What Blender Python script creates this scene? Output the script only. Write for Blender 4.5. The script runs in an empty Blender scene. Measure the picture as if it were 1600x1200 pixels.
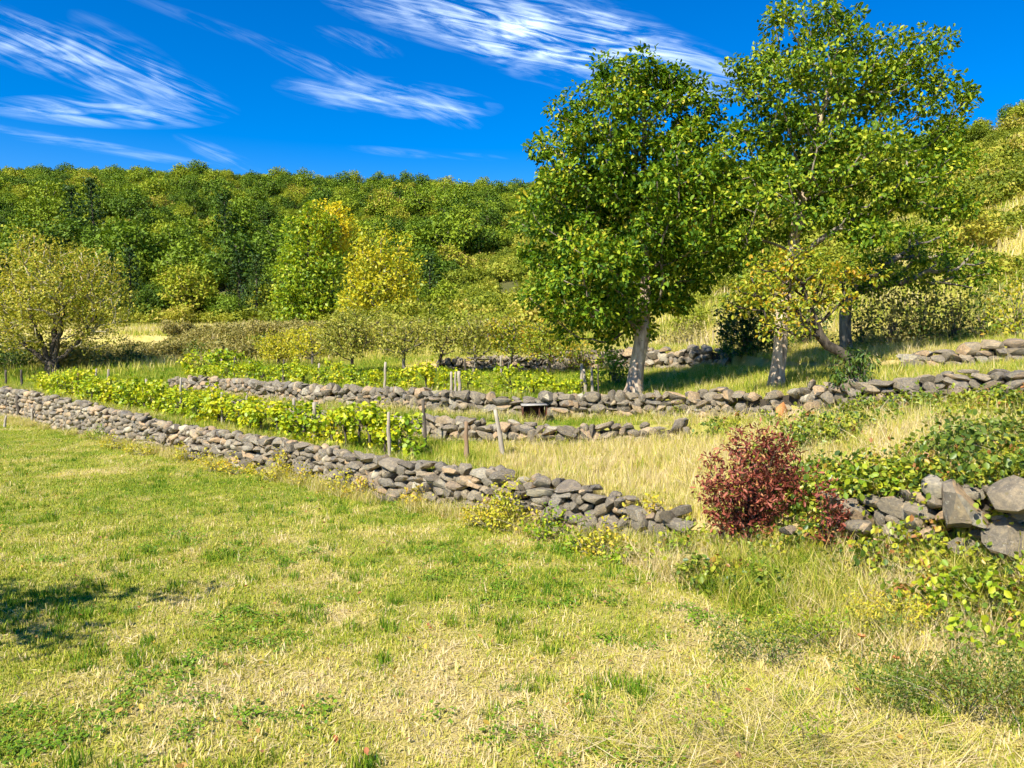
import bpy, math, random
import numpy as np
from mathutils import Vector, Matrix, Euler

R = math.radians
rng = np.random.default_rng(7)
random.seed(7)
scene = bpy.context.scene
col = scene.collection

# ------------------------------------------------------------------ camera
CAM_H = 3.0
FPX = 1208.0                     # focal length in pixels of a 1600 px wide frame
PITCH = math.atan(55.0 / FPX)    # looking slightly down
cam_data = bpy.data.cameras.new('camera')
cam_data.sensor_width = 36.0
cam_data.lens = FPX / 1600.0 * 36.0
cam_data.clip_start = 0.05
cam_data.clip_end = 6000.0
cam = bpy.data.objects.new('camera', cam_data)
col.objects.link(cam)
cam.location = (0, 0, CAM_H)
cam.rotation_euler = (R(90) - PITCH, 0, 0)
scene.camera = cam

# ------------------------------------------------------------------ sun, exposure
SUN_EL = R(45)
SUN_TRAVEL = Vector((0.55, 0.835))          # ground direction in which shadows fall
SUN_TRAVEL.normalize()
SUN_STRENGTH = 5.0
sd = bpy.data.lights.new('sun', 'SUN')
sd.energy = SUN_STRENGTH
sd.angle = R(0.53)
sd.color = (1.0, 0.945, 0.80)
sun = bpy.data.objects.new('sun', sd)
col.objects.link(sun)
sdir = Vector((SUN_TRAVEL.x * math.cos(SUN_EL), SUN_TRAVEL.y * math.cos(SUN_EL), -math.sin(SUN_EL)))
sun.rotation_euler = sdir.to_track_quat('-Z', 'Y').to_euler()
sun.location = (-30, -30, 40)
scene.view_settings.view_transform = 'Standard'
scene.view_settings.look = 'None'
scene.view_settings.exposure = 1.0
scene.view_settings.gamma = 1.0
scene.view_settings.use_curve_mapping = False
scene.cycles.max_bounces = 4
scene.cycles.diffuse_bounces = 2
scene.cycles.transmission_bounces = 2
scene.cycles.transparent_max_bounces = 4
scene.cycles.use_denoising = True
scene.cycles.sample_clamp_indirect = 6.0
scene.cycles.use_adaptive_sampling = True
scene.cycles.adaptive_threshold = 0.03
scene.cycles.adaptive_min_samples = 12


def pix_dir(px, py):
    xc = (px - 800.0) / FPX
    yc = (600.0 - py) / FPX
    cp, sp = math.cos(PITCH), math.sin(PITCH)
    return Vector((xc, cp + yc * sp, -sp + yc * cp))


# ------------------------------------------------------------------ world: sky with cirrus
class NT:
    """Small helper to wire node trees."""
    def __init__(self, tree):
        self.t = tree

    def n(self, kind, inputs=None, **props):
        nd = self.t.nodes.new(kind)
        for k, v in props.items():
            setattr(nd, k, v)
        if inputs:
            for k, v in inputs.items():
                self.set(nd.inputs[k], v)
        return nd

    def set(self, sock, v):
        if isinstance(v, bpy.types.NodeSocket):
            self.t.links.new(v, sock)
        else:
            sock.default_value = v

    def math(self, op, a, b=None, clamp=False):
        nd = self.t.nodes.new('ShaderNodeMath')
        nd.operation = op
        nd.use_clamp = clamp
        self.set(nd.inputs[0], a)
        if b is not None:
            self.set(nd.inputs[1], b)
        return nd.outputs[0]

    def mix(self, f, a, b, blend='MIX'):
        nd = self.t.nodes.new('ShaderNodeMix')
        nd.data_type = 'RGBA'
        nd.blend_type = blend
        self.set(nd.inputs[0], f)
        self.set(nd.inputs[6], a)
        self.set(nd.inputs[7], b)
        return nd.outputs[2]

    def ramp(self, fac, stops):
        nd = self.t.nodes.new('ShaderNodeValToRGB')
        el = nd.color_ramp.elements
        while len(el) < len(stops):
            el.new(0.5)
        for e, (p, c) in zip(el, stops):
            e.position = p
            e.color = (*c[:3], 1.0)
        self.set(nd.inputs[0], fac)
        return nd.outputs[0]

    def mapr(self, v, a, b, c=0.0, d=1.0, smooth=True):
        nd = self.t.nodes.new('ShaderNodeMapRange')
        nd.interpolation_type = 'SMOOTHSTEP' if smooth else 'LINEAR'
        self.set(nd.inputs[0], v)
        for i, x in enumerate((a, b, c, d)):
            self.set(nd.inputs[1 + i], x)
        return nd.outputs[0]


world = bpy.data.worlds.new('World')
scene.world = world
world.use_nodes = True
wt = world.node_tree
wt.nodes.clear()
W = NT(wt)
sky = W.n('ShaderNodeTexSky', sky_type='NISHITA')
sky.sun_disc = False
sky.sun_elevation = SUN_EL
sky.sun_rotation = math.atan2(-SUN_TRAVEL.x, -SUN_TRAVEL.y)
sky.altitude = 600
sky.air_density = 1.0
sky.dust_density = 0.2
sky.ozone_density = 3.0
hs = W.n('ShaderNodeHueSaturation', {'Hue': 0.512, 'Saturation': 1.55, 'Value': 1.0, 'Color': sky.outputs[0]})
tc = W.n('ShaderNodeTexCoord')
D = tc.outputs['Generated']
# wisps of cirrus: centre, half length, half width, slope, strength
CIRRUS = [
    ((110, 88), 190, 26, 0.33, 0.85), ((30, 50), 110, 14, 0.36, 0.35), ((215, 85), 80, 16, 0.6, 0.22),
    ((172, 176), 135, 14, 0.05, 0.85), ((110, 222), 200, 6, 0.17, 0.4), ((345, 243), 60, 9, 0.42, 0.4),
    ((610, 152), 150, 19, 0.10, 0.8), ((400, 62), 180, 7, 0.34, 0.14), ((520, 112), 90, 11, 0.33, 0.28), ((690, 172), 60, 14, 0.35, 0.5),
    ((560, 66), 60, 10, 0.28, 0.3), ((790, 30), 240, 38, 0.17, 1.15), ((930, 85), 210, 40, 0.20, 1.1), ((1080, 115), 100, 24, 0.2, 0.55),
    ((620, 238), 70, 5, 0.1, 0.25), ((740, 245), 50, 4, 0.05, 0.25),
]
c0 = pix_dir(560, 110).normalized()
def fibres(slope, su, sv, seed, detail):
    e_ = pix_dir(610, 110 + 50 * slope).normalized()
    t_ = (e_ - c0 * e_.dot(c0)).normalized()
    b_ = c0.cross(t_)
    u_ = W.n('ShaderNodeVectorMath', {0: D, 1: t_ * su}, operation='DOT_PRODUCT').outputs['Value']
    v_ = W.n('ShaderNodeVectorMath', {0: D, 1: b_ * sv}, operation='DOT_PRODUCT').outputs['Value']
    co_ = W.n('ShaderNodeCombineXYZ', {0: u_, 1: v_, 2: seed}).outputs[0]
    return W.n('ShaderNodeTexNoise', {'Vector': co_, 'Scale': 1.0, 'Detail': detail, 'Roughness': 0.62, 'Distortion': 1.0}).outputs['Fac']
steep, flat_, blot = fibres(.52, 13, 120, 1.7, 6.0), fibres(.22, 12, 110, 6.1, 6.0), fibres(.3, 10, 30, 9.3, 2.0)
def fibre_mask(nz_):
    return W.mapr(W.math('ADD', W.math('MULTIPLY', nz_, 0.6), W.math('MULTIPLY', blot, 0.4)), 0.41, 0.74)
m_steep, m_flat = fibre_mask(steep), fibre_mask(flat_)
tot = {True: None, False: None}
for i, ((cx, cy), hl, hw, sl, st) in enumerate(CIRRUS):
    c = pix_dir(cx, cy).normalized()
    e = pix_dir(cx + 50, cy + 50 * sl).normalized()
    t = (e - c * e.dot(c)).normalized()
    b = c.cross(t)
    da = W.n('ShaderNodeVectorMath', {0: D, 1: t * (FPX / hl * .9)}, operation='DOT_PRODUCT').outputs['Value']
    db = W.n('ShaderNodeVectorMath', {0: D, 1: b * (FPX / hw * .67)}, operation='DOT_PRODUCT').outputs['Value']
    env = W.math('SUBTRACT', 1.0, W.math('ADD', W.math('MULTIPLY', da, da), W.math('MULTIPLY', db, db)), clamp=True)
    dens = W.math('MULTIPLY', env, st * .6)
    k = sl > .25
    tot[k] = dens if tot[k] is None else W.math('ADD', tot[k], dens)
front = W.math('GREATER_THAN', W.n('ShaderNodeVectorMath', {0: D, 1: c0}, operation='DOT_PRODUCT').outputs['Value'], 0.2)
total = W.math('MULTIPLY', W.math('ADD', W.math('MULTIPLY', tot[True], m_steep), W.math('MULTIPLY', tot[False], m_flat)), front)
total = W.math('MINIMUM', total, 0.9)
cloudy = W.mix(total, hs.outputs[0], (8.2, 9.6, 10.8, 1))
bg = W.n('ShaderNodeBackground', {'Color': cloudy, 'Strength': 0.095})
world.cycles.sampling_method = 'NONE'
wo = W.n('ShaderNodeOutputWorld', {'Surface': bg.outputs[0]})


# ------------------------------------------------------------------ numeric helpers
def hash2(ix, iy, seed):
    h = (ix.astype(np.int64) * 374761393 + iy.astype(np.int64) * 668265263 + seed * 974634777) & 0x7fffffff
    h = ((h ^ (h >> 13)) * 1274126177) & 0x7fffffff
    h = h ^ (h >> 16)
    return (h & 0xffff) / 65535.0


def vnoise(x, y, seed=0):
    x = np.asarray(x, float); y = np.asarray(y, float)
    ix = np.floor(x); iy = np.floor(y)
    fx = x - ix; fy = y - iy
    fx = fx * fx * (3 - 2 * fx); fy = fy * fy * (3 - 2 * fy)
    a = hash2(ix, iy, seed); b = hash2(ix + 1, iy, seed)
    c = hash2(ix, iy + 1, seed); d = hash2(ix + 1, iy + 1, seed)
    return (a * (1 - fx) + b * fx) * (1 - fy) + (c * (1 - fx) + d * fx) * fy


def fbm(x, y, seed=0, oct=4):
    s = 0.0; a = 0.5; t = 0.0
    for i in range(oct):
        s = s + a * vnoise(np.asarray(x) * 2 ** i, np.asarray(y) * 2 ** i, seed + i * 17)
        t += a; a *= 0.5
    return s / t


def sstep(a, b, x):
    t = np.clip((x - a) / (b - a), 0, 1)
    return t * t * (3 - 2 * t)


# ------------------------------------------------------------------ the lie of the land
# terrace walls: x, y of the face, ground height at the foot, ground height on top
WALL1 = np.array([(-60, 68, 0, 1.2), (-40, 50, 0, 1.2), (-21.5, 33, 0, 1.15), (-12, 24.2, 0, .78), (-7.5, 20.1, 0, .62), (-5.2, 18.1, 0, .57),
                  (-2.55, 15.4, 0, .6), (-.57, 13.8, 0, .64), (1.0, 12.35, 0, .62), (1.9, 11.7, 0.02, .48), (2.6, 11, .12, .42),
                  (3.4, 10.4, .3, .58), (4.6, 9.6, .52, 1.12), (5.3, 8.4, .62, 1.45), (6, 7.2, .65, 1.6), (7.5, 5, .65, 1.7), (9.5, 1, .6, 1.6), (11, -6, .6, 1.7), (40, -80, .6, 1.7)])
WALL2 = np.array([(-60, 69.5, 1.2, 1.2), (-40, 52, 1.2, 1.2), (-22, 37.0, 1.1, 1.2), (-16, 31.5, .95, 1.18), (-10.2, 27.2, .8, 1.15), (-5.5, 22, .75, 1.17),
                  (-1.5, 18.6, .72, 1.22), (1.46, 17.7, .75, 1.18), (3.5, 17.6, .95, 1.18), (5, 15.8, 1.32, 1.34), (7, 13.3, 1.68, 1.68), (9, 11.5, 1.85, 1.85),
                  (12, 6, 1.95, 1.95), (16, -4, 2.2, 2.2), (42, -70, 3, 3)])
WALL3 = np.array([(-60, 71, 1.5, 1.5), (-40, 54, 1.5, 1.5), (-22, 39.0, 1.4, 1.5), (-15.5, 34, 1.25, 1.45), (-13, 31.7, 1.25, 1.6), (-6, 24.3, 1.25, 1.63),
                  (-1.7, 20.6, 1.25, 1.68), (1.6, 19.8, 1.22, 1.62), (4.5, 19.4, 1.25, 1.68), (5.8, 17.4, 1.45, 1.85), (6.9, 15.8, 1.72, 2.2), (9, 14.3, 2.0, 2.4),
                  (12, 12.6, 2.3, 2.75), (20, 6, 3, 3.5), (45, -50, 5, 5)])
WALL4 = np.array([(-60, 85, 2.8, 2.8), (-40, 62, 2.4, 2.4), (-20, 46, 2.1, 2.1), (-6, 35, 2.05, 2.15), (-2.4, 32.5, 2.0, 2.45), (1.5, 31, 2.0, 2.6), (4.5, 29, 2.1, 2.8),
                  (7.2, 26.5, 2.3, 2.9), (8.4, 21, 2.45, 2.6), (9.6, 18, 2.55, 2.75), (12, 16.8, 2.65, 3.05), (16, 15, 3.0, 3.4), (24, 11, 4.2, 4.6), (48, -30, 7, 7)])
T_KEYS = np.array([-0.9, -.66, -.4, -.2, 0., .23, .4, .52, .66, .9])
Z45 = np.array([2.6, 2.7, 2.9, 3.1, 3.5, 5.0, 5.9, 6.4, 7.2, 9.5])
Z70 = np.array([4.4, 4.5, 4.7, 4.8, 5.3, 8.2, 11.0, 13.0, 15.5, 20.])
RIDGE_D = np.array([390, 390, 385, 380, 380, 330, 260, 205, 165, 140.])
RIDGE_Z = np.array([94, 90, 86, 81, 79, 72, 62, 53, 51, 50.])
FOOT_D = np.array([112, 112, 112, 110, 104, 90, 82, 78, 76, 74.])
FOOT_Z = np.array([6.2, 6.2, 6.2, 6.4, 8.0, 11.5, 13.5, 14.8, 16.8, 21.])


def wall_at(Wl, x, c):
    return np.interp(x, Wl[:, 0], Wl[:, c])


def far_height(x, y):
    yy = np.maximum(y, 12.0)
    t = np.clip(x / yy, -0.9, 0.9)
    z45, z70 = np.interp(t, T_KEYS, Z45), np.interp(t, T_KEYS, Z70)
    fd, fz = np.interp(t, T_KEYS, FOOT_D), np.interp(t, T_KEYS, FOOT_Z)
    rd, rz = np.interp(t, T_KEYS, RIDGE_D), np.interp(t, T_KEYS, RIDGE_Z)
    s = np.clip((y - fd) / (rd - fd), 0, 1)
    hill = fz + (rz - fz) * (0.75 * s + 0.55 * s * s - 0.30 * s ** 3)
    hill = hill - np.clip(y - rd, 0, 400) * 0.22
    a = np.clip((y - 45) / 25.0, 0, 1)
    b = np.clip((y - 70) / np.maximum(fd - 70, 4.0), 0, 1)
    mid = z45 + (z70 - z45) * a
    out = np.where(y < 70, mid, np.where(y < fd, z70 + (fz - z70) * b, hill))
    out = out + (fbm(x / 55.0, y / 55.0, 5) - .5) * 9.0 * sstep(120, 220, y) + (fbm(x / 12., y / 12., 9) - .5) * .8 * sstep(40, 60, y)
    return out, z45


def hz(x, y):
    x = np.asarray(x, float); y = np.asarray(y, float)
    y1, y2, y3, y4 = (wall_at(w, x, 1) for w in (WALL1, WALL2, WALL3, WALL4))
    b1, t1 = wall_at(WALL1, x, 2), wall_at(WALL1, x, 3)
    b2, t2 = wall_at(WALL2, x, 2), wall_at(WALL2, x, 3)
    b3, t3 = wall_at(WALL3, x, 2), wall_at(WALL3, x, 3)
    b4, t4 = wall_at(WALL4, x, 2), wall_at(WALL4, x, 3)
    off = 0.16                                  # soil starts behind the stone face
    bank = 2.6
    lawn = b1 * sstep(bank, 0.0, y1 - y) + (fbm(x * .35, y * .35, 3) - .5) * .10 * sstep(45, 20, np.abs(y)) 
    k = 0.16

    def lerp(a, b, ya, yb):
        return a + (b - a) * np.clip((y - ya) / np.maximum(yb - ya, .3), 0, 1)
    z = lawn
    z = z + (lerp(t1, b2, y1, y2) - z) * sstep(off - k / 2, off + k, y - y1)
    z = z + (lerp(t2, b3, y2, y3) - z) * sstep(off - k / 2, off + k, y - y2)
    z = z + (lerp(t3, b4, y3, y4) - z) * sstep(off - k / 2, off + k, y - y3)
    far, z45 = far_height(x, y)
    ymid = np.maximum(45.0, y4 + 8)
    u4 = np.clip((y - y4) / np.maximum(ymid - y4, .3), 0, 1) ** 2.3
    up = np.where(y < ymid, t4 + (np.maximum(z45, t4 + .3) - t4) * u4, np.maximum(far, t4))
    z = z + (up - z) * sstep(off - k / 2, off + k, y - y4)
    rough = (fbm(x * .9, y * .9, 21) - .5) * .16 * sstep(0.3, 1.5, y - y1)
    return z + rough


def hz1(x, y):
    return float(hz(np.array([x]), np.array([y]))[0])


def at(px, py, Y):
    d = pix_dir(px, py)
    return Vector((0, 0, CAM_H)) + d * (Y / d.y)


def ground_hit(px, py, y0=4.5, y1=420):
    d = pix_dir(px, py)
    ys = np.concatenate([np.arange(y0, 60, .04), np.arange(60, y1, .4)])
    xs = d.x / d.y * ys
    zs = CAM_H + d.z / d.y * ys
    g = hz(xs, ys)
    hit = np.nonzero(zs <= g)[0]
    i = hit[0] if len(hit) else len(ys) - 1
    return Vector((xs[i], ys[i], g[i]))


# ------------------------------------------------------------------ scene bookkeeping
def tag(o, label=None, cat=None, group=None, kind=None):
    if label: o['label'] = label
    if cat: o['category'] = cat
    if group: o['group'] = group
    if kind: o['kind'] = kind
    return o


def empty(name, loc, rz=0.0, s=1.0):
    o = bpy.data.objects.new(name, None)
    o.empty_display_size = 0.1
    col.objects.link(o)
    o.location = loc
    o.rotation_euler = (0, 0, rz)
    o.scale = (s, s, s)
    return o


def link(name, me, parent=None, loc=(0, 0, 0), rot=(0, 0, 0), scale=(1, 1, 1)):
    o = bpy.data.objects.new(name, me)
    col.objects.link(o)
    o.location = loc
    o.rotation_euler = rot
    o.scale = scale
    if parent: o.parent = parent
    return o


def mesh_from(name, verts, faces, mat=None, smooth=False):
    """verts Nx3; faces: one (M,k) array or a list of such arrays."""
    me = bpy.data.meshes.new(name)
    verts = np.asarray(verts, np.float32)
    fl = faces if isinstance(faces, list) else [faces]
    fl = [np.asarray(f, np.int32) for f in fl if len(f)]
    loops = np.concatenate([f.ravel() for f in fl]) if fl else np.zeros(0, np.int32)
    tot = np.concatenate([np.full(len(f), f.shape[1], np.int32) for f in fl]) if fl else np.zeros(0, np.int32)
    start = np.concatenate([[0], np.cumsum(tot)[:-1]]).astype(np.int32) if len(tot) else tot
    me.vertices.add(len(verts)); me.vertices.foreach_set('co', verts.ravel())
    me.loops.add(len(loops)); me.loops.foreach_set('vertex_index', loops)
    me.polygons.add(len(tot)); me.polygons.foreach_set('loop_start', start)
    if smooth: me.polygons.foreach_set('use_smooth', np.ones(len(tot), bool))
    me.update(calc_edges=True)
    if mat: me.materials.append(mat)
    return me


ORD = ['first', 'second', 'third', 'fourth', 'fifth', 'sixth', 'seventh', 'eighth', 'ninth', 'tenth', 'eleventh', 'twelfth', 'thirteenth', 'fourteenth', 'fifteenth', 'sixteenth',
       'seventeenth', 'eighteenth', 'nineteenth', 'twentieth']
ORD += ['twenty-' + w for w in ORD[:9]] + ['thirtieth'] + ['thirty-' + w for w in ORD[:9]] + ['fortieth'] + ['forty-' + w for w in ORD[:9]]


# ------------------------------------------------------------------ materials
def new_mat(name):
    m = bpy.data.materials.new(name)
    m.use_nodes = True
    m.node_tree.nodes.clear()
    return m, NT(m.node_tree)


def leaf_mat(name, stops, trans=0.3, rough=0.5, spec=0.35, rand=0.0, tint_attr=False, patch=None, transcol=1.25):
    """Leaves: colour picked per leaf (mesh island), optionally per plant; reflect and transmit."""
    m, N = new_mat(name)
    geo = N.n('ShaderNodeNewGeometry')
    f = geo.outputs['Random Per Island']
    if tint_attr:
        at_ = N.n('ShaderNodeAttribute', attribute_type='INSTANCER', attribute_name='tint').outputs['Fac']
        f = N.math('ADD', N.math('MULTIPLY', f, 0.52), N.math('SUBTRACT', at_, 0.26), clamp=True)
    elif rand:
        oi = N.n('ShaderNodeObjectInfo').outputs['Random']
        f = N.math('ADD', N.math('MULTIPLY', f, 1.0 - rand), N.math('MULTIPLY', oi, rand), clamp=True)
    if patch:
        tcn = N.n('ShaderNodeTexCoord')
        nz = N.n('ShaderNodeTexNoise', {'Vector': tcn.outputs['Object'], 'Scale': patch[0], 'Detail': 3.0}).outputs['Fac']
        f = N.math('ADD', f, N.math('MULTIPLY', N.math('SUBTRACT', nz, 0.5), patch[1]), clamp=True)
    c = N.ramp(f, stops)
    p = N.n('ShaderNodeBsdfPrincipled', {'Base Color': c, 'Roughness': rough, 'Specular IOR Level': spec})
    tcol = N.mix(1.0, c, (transcol, transcol * 1.02, transcol * 0.55, 1), 'MULTIPLY')
    tr = N.n('ShaderNodeBsdfTranslucent', {'Color': tcol})
    mx = N.n('ShaderNodeMixShader', {0: trans, 1: p.outputs[0], 2: tr.outputs[0]})
    N.n('ShaderNodeOutputMaterial', {'Surface': mx.outputs[0]})
    return m


def bark_mat(name, dark, light, scale=9.0, bump=0.5):
    m, N = new_mat(name)
    tcn = N.n('ShaderNodeTexCoord')
    mp = N.n('ShaderNodeMapping', {'Vector': tcn.outputs['Object'], 'Scale': (1.0, 1.0, 0.22)})
    nz = N.n('ShaderNodeTexNoise', {'Vector': mp.outputs[0], 'Scale': scale, 'Detail': 7.0, 'Roughness': 0.65, 'Distortion': 0.4}).outputs['Fac']
    nz2 = N.n('ShaderNodeTexNoise', {'Vector': tcn.outputs['Object'], 'Scale': 2.2, 'Detail': 4.0}).outputs['Fac']
    c = N.ramp(nz, [(0.36, dark), (0.62, light)])
    c = N.mix(N.mapr(nz2, 0.5, 0.72), c, (light[0] * 1.15, light[1] * 1.2, light[2] * 1.05, 1))
    bp = N.n('ShaderNodeBump', {'Height': nz, 'Strength': bump, 'Distance': 0.03})
    p = N.n('ShaderNodeBsdfPrincipled', {'Base Color': c, 'Roughness': 0.85, 'Specular IOR Level': 0.2, 'Normal': bp.outputs[0]})
    N.n('ShaderNodeOutputMaterial', {'Surface': p.outputs[0]})
    return m


def stone_mat():
    m, N = new_mat('basalt_stone')
    tcn = N.n('ShaderNodeTexCoord')
    oi = N.n('ShaderNodeObjectInfo').outputs['Random']
    isl = N.n('ShaderNodeNewGeometry').outputs['Random Per Island']
    rnd = N.math('FRACT', N.math('ADD', oi, isl))
    off = N.n('ShaderNodeVectorMath', {0: tcn.outputs['Object'], 1: N.n('ShaderNodeCombineXYZ', {0: N.math('MULTIPLY', rnd, 37.0), 1: N.math('MULTIPLY', rnd, 11.0), 2: 0.0}).outputs[0]}, operation='ADD').outputs[0]
    base = N.ramp(rnd, [(0.0, (.085, .07, .052)), (0.25, (.155, .128, .094)), (0.5, (.11, .094, .074)), (0.68, (.21, .165, .11)), (0.80, (.25, .17, .10)), (0.9, (.095, .083, .07)), (1.0, (.27, .235, .175))])
    n1 = N.n('ShaderNodeTexNoise', {'Vector': off, 'Scale': 3.2, 'Detail': 8.0, 'Roughness': 0.7}).outputs['Fac']
    base = N.mix(1.0, base, (1.2, 1.24, 1.32, 1), 'MULTIPLY')
    c = N.mix(N.mapr(n1, 0.38, 0.68), base, N.mix(1.0, base, (1.8, 1.7, 1.45, 1), 'MULTIPLY'))
    n2 = N.n('ShaderNodeTexNoise', {'Vector': off, 'Scale': 7.5, 'Detail': 4.0, 'Roughness': 0.6}).outputs['Fac']
    lich = N.mapr(n2, 0.62, 0.70)
    c = N.mix(N.math('MULTIPLY', lich, 0.75), c, (.46, .44, .36, 1))
    n3 = N.n('ShaderNodeTexNoise', {'Vector': off, 'Scale': 5.0, 'Detail': 5.0, 'W': 3.0}, noise_dimensions='4D').outputs['Fac']
    c = N.mix(N.math('MULTIPLY', N.mapr(n3, 0.60, 0.72), 0.6), c, (.19, .15, .06, 1))
    n4 = N.n('ShaderNodeTexNoise', {'Vector': off, 'Scale': 16.0, 'Detail': 8.0, 'Roughness': 0.75}).outputs['Fac']
    c = N.mix(N.mapr(n4, 0.30, 0.45, 0.55, 0.0), c, (.05, .045, .04, 1))
    h = N.math('ADD', N.math('MULTIPLY', n1, 0.6), N.math('MULTIPLY', n4, 0.55))
    bp = N.n('ShaderNodeBump', {'Height': h, 'Strength': 0.75, 'Distance': 0.05})
    p = N.n('ShaderNodeBsdfPrincipled', {'Base Color': c, 'Roughness': 0.88, 'Specular IOR Level': 0.25, 'Normal': bp.outputs[0]})
    N.n('ShaderNodeOutputMaterial', {'Surface': p.outputs[0]})
    return m


def plain_mat(name, a, b, scale=8.0, rough=0.85, bump=0.3, stretch=(1, 1, 1), metallic=0.0):
    m, N = new_mat(name)
    tcn = N.n('ShaderNodeTexCoord')
    mp = N.n('ShaderNodeMapping', {'Vector': tcn.outputs['Object'], 'Scale': stretch})
    nz = N.n('ShaderNodeTexNoise', {'Vector': mp.outputs[0], 'Scale': scale, 'Detail': 7.0, 'Roughness': 0.65}).outputs['Fac']
    oi = N.n('ShaderNodeObjectInfo').outputs['Random']
    c = N.ramp(nz, [(0.32, a), (0.68, b)])
    c = N.mix(N.math('MULTIPLY', oi, 0.5), c, N.mix(1.0, c, (0.62, 0.58, 0.52, 1), 'MULTIPLY'))
    bp = N.n('ShaderNodeBump', {'Height': nz, 'Strength': bump, 'Distance': 0.02})
    p = N.n('ShaderNodeBsdfPrincipled', {'Base Color': c, 'Roughness': rough, 'Specular IOR Level': 0.25, 'Normal': bp.outputs[0], 'Metallic': metallic})
    N.n('ShaderNodeOutputMaterial', {'Surface': p.outputs[0]})
    return m


def ground_mat():
    m, N = new_mat('ground_turf')
    tcn = N.n('ShaderNodeTexCoord')
    zone = N.n('ShaderNodeAttribute', attribute_name='zone')
    sep = N.n('ShaderNodeSeparateColor', {0: zone.outputs['Color']})
    dry, wood = sep.outputs[0], sep.outputs[1]
    n1 = N.n('ShaderNodeTexNoise', {'Vector': tcn.outputs['Object'], 'Scale': 1.3, 'Detail': 8.0, 'Roughness': 0.7}).outputs['Fac']
    n2 = N.n('ShaderNodeTexNoise', {'Vector': tcn.outputs['Object'], 'Scale': 22.0, 'Detail': 6.0, 'Roughness': 0.7}).outputs['Fac']
    f = N.math('ADD', dry, N.math('MULTIPLY', N.math('SUBTRACT', N.math('ADD', N.math('MULTIPLY', n1, 0.6), N.math('MULTIPLY', n2, 0.4)), 0.5), 1.3), clamp=True)
    c = N.ramp(f, [(0.0, (.12, .18, .02)), (0.35, (.25, .26, .05)), (0.6, (.40, .34, .09)), (0.85, (.52, .40, .17)), (1.0, (.42, .29, .16))])
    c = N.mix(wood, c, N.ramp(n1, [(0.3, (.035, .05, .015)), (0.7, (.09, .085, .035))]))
    bp = N.n('ShaderNodeBump', {'Height': n2, 'Strength': 0.8, 'Distance': 0.05})
    p = N.n('ShaderNodeBsdfPrincipled', {'Base Color': c, 'Roughness': 0.95, 'Specular IOR Level': 0.1, 'Normal': bp.outputs[0]})
    N.n('ShaderNodeOutputMaterial', {'Surface': p.outputs[0]})
    return m


M_STONE = stone_mat()
M_GROUND = ground_mat()
M_EARTH = plain_mat('packed_earth', (.035, .028, .02), (.09, .07, .05), 12)
M_POST = plain_mat('weathered_wood', (.24, .20, .15), (.50, .44, .35), 9, stretch=(1, 1, .12), bump=.5)
M_POSTDARK = plain_mat('dark_wood', (.05, .042, .034), (.16, .13, .10), 9, stretch=(1, 1, .12), bump=.5)
M_POSTRED = plain_mat('reddish_wood', (.22, .14, .08), (.42, .30, .19), 9, stretch=(1, 1, .12), bump=.5)
M_RUST = plain_mat('rusty_steel', (.05, .02, .012), (.17, .065, .03), 14, rough=.7, bump=.4)
M_LIDGREY = plain_mat('grey_board', (.22, .20, .18), (.42, .39, .35), 10, bump=.3)
M_TERRA = plain_mat('terracotta', (.42, .17, .055), (.62, .30, .11), 8, bump=.3)
M_BARK_PALE = bark_mat('pale_bark', (.18, .125, .085), (.58, .45, .33), 9, .9)
M_BARK_DARK = bark_mat('dark_bark', (.022, .017, .013), (.10, .08, .06), 10)
M_BARK_GREY = bark_mat('grey_bark', (.09, .075, .06), (.26, .22, .17), 10)
M_TWIG = bark_mat('twig_bark', (.20, .17, .10), (.42, .36, .22), 10)

GREENS = [(0.0, (.034, .088, .005)), (0.35, (.075, .16, .007)), (0.65, (.165, .26, .010)), (0.9, (.31, .375, .018)), (1.0, (.46, .39, .03))]
M_OAK = leaf_mat('broad_leaf', GREENS, trans=.28, rough=.55, spec=.22, patch=(.5, .7))
M_OAK2 = leaf_mat('broad_leaf_light', [(0.0, (.044, .105, .007)), (0.4, (.105, .19, .009)), (0.7, (.215, .30, .013)), (1.0, (.43, .44, .03))], trans=.28, rough=.55, spec=.22, patch=(.45, .7))
M_YELLOWING = leaf_mat('yellowing_leaf', [(0.0, (.13, .21, .015)), (0.4, (.29, .34, .02)), (0.75, (.50, .43, .03)), (1.0, (.52, .29, .025))], trans=.35, rough=.45, patch=(.9, .7))
M_OLIVE = leaf_mat('olive_yellow_leaf', [(0.0, (.20, .22, .02)), (0.4, (.36, .35, .03)), (0.8, (.52, .46, .05)), (1.0, (.46, .31, .06))], trans=.35, rough=.55, patch=(.35, .6))
M_BRIGHT = leaf_mat('bright_leaf', [(0.0, (.12, .22, .012)), (0.5, (.25, .35, .015)), (1.0, (.44, .45, .02))], trans=.32, rough=.5, patch=(.25, .7))
M_GOLD = leaf_mat('golden_leaf', [(0.0, (.48, .45, .02)), (0.5, (.70, .58, .02)), (1.0, (.74, .52, .02))], trans=.35, rough=.5, patch=(.25, .5))
M_YGREEN = leaf_mat('yellow_green_leaf', [(0.0, (.28, .33, .02)), (0.5, (.50, .47, .025)), (1.0, (.66, .52, .03))], trans=.35, rough=.5, patch=(.3, .7))
M_VINE = leaf_mat('vine_leaf', [(0.0, (.09, .19, .008)), (0.35, (.27, .36, .010)), (0.7, (.52, .52, .013)), (0.95, (.66, .52, .02)), (1.0, (.50, .27, .04))], trans=.28, rough=.45, rand=.35)
M_ORCHARD = leaf_mat('orchard_leaf', [(0.0, (.19, .22, .03)), (0.5, (.36, .36, .05)), (1.0, (.54, .47, .09))], trans=.33, rough=.55, patch=(.6, .6))
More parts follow.
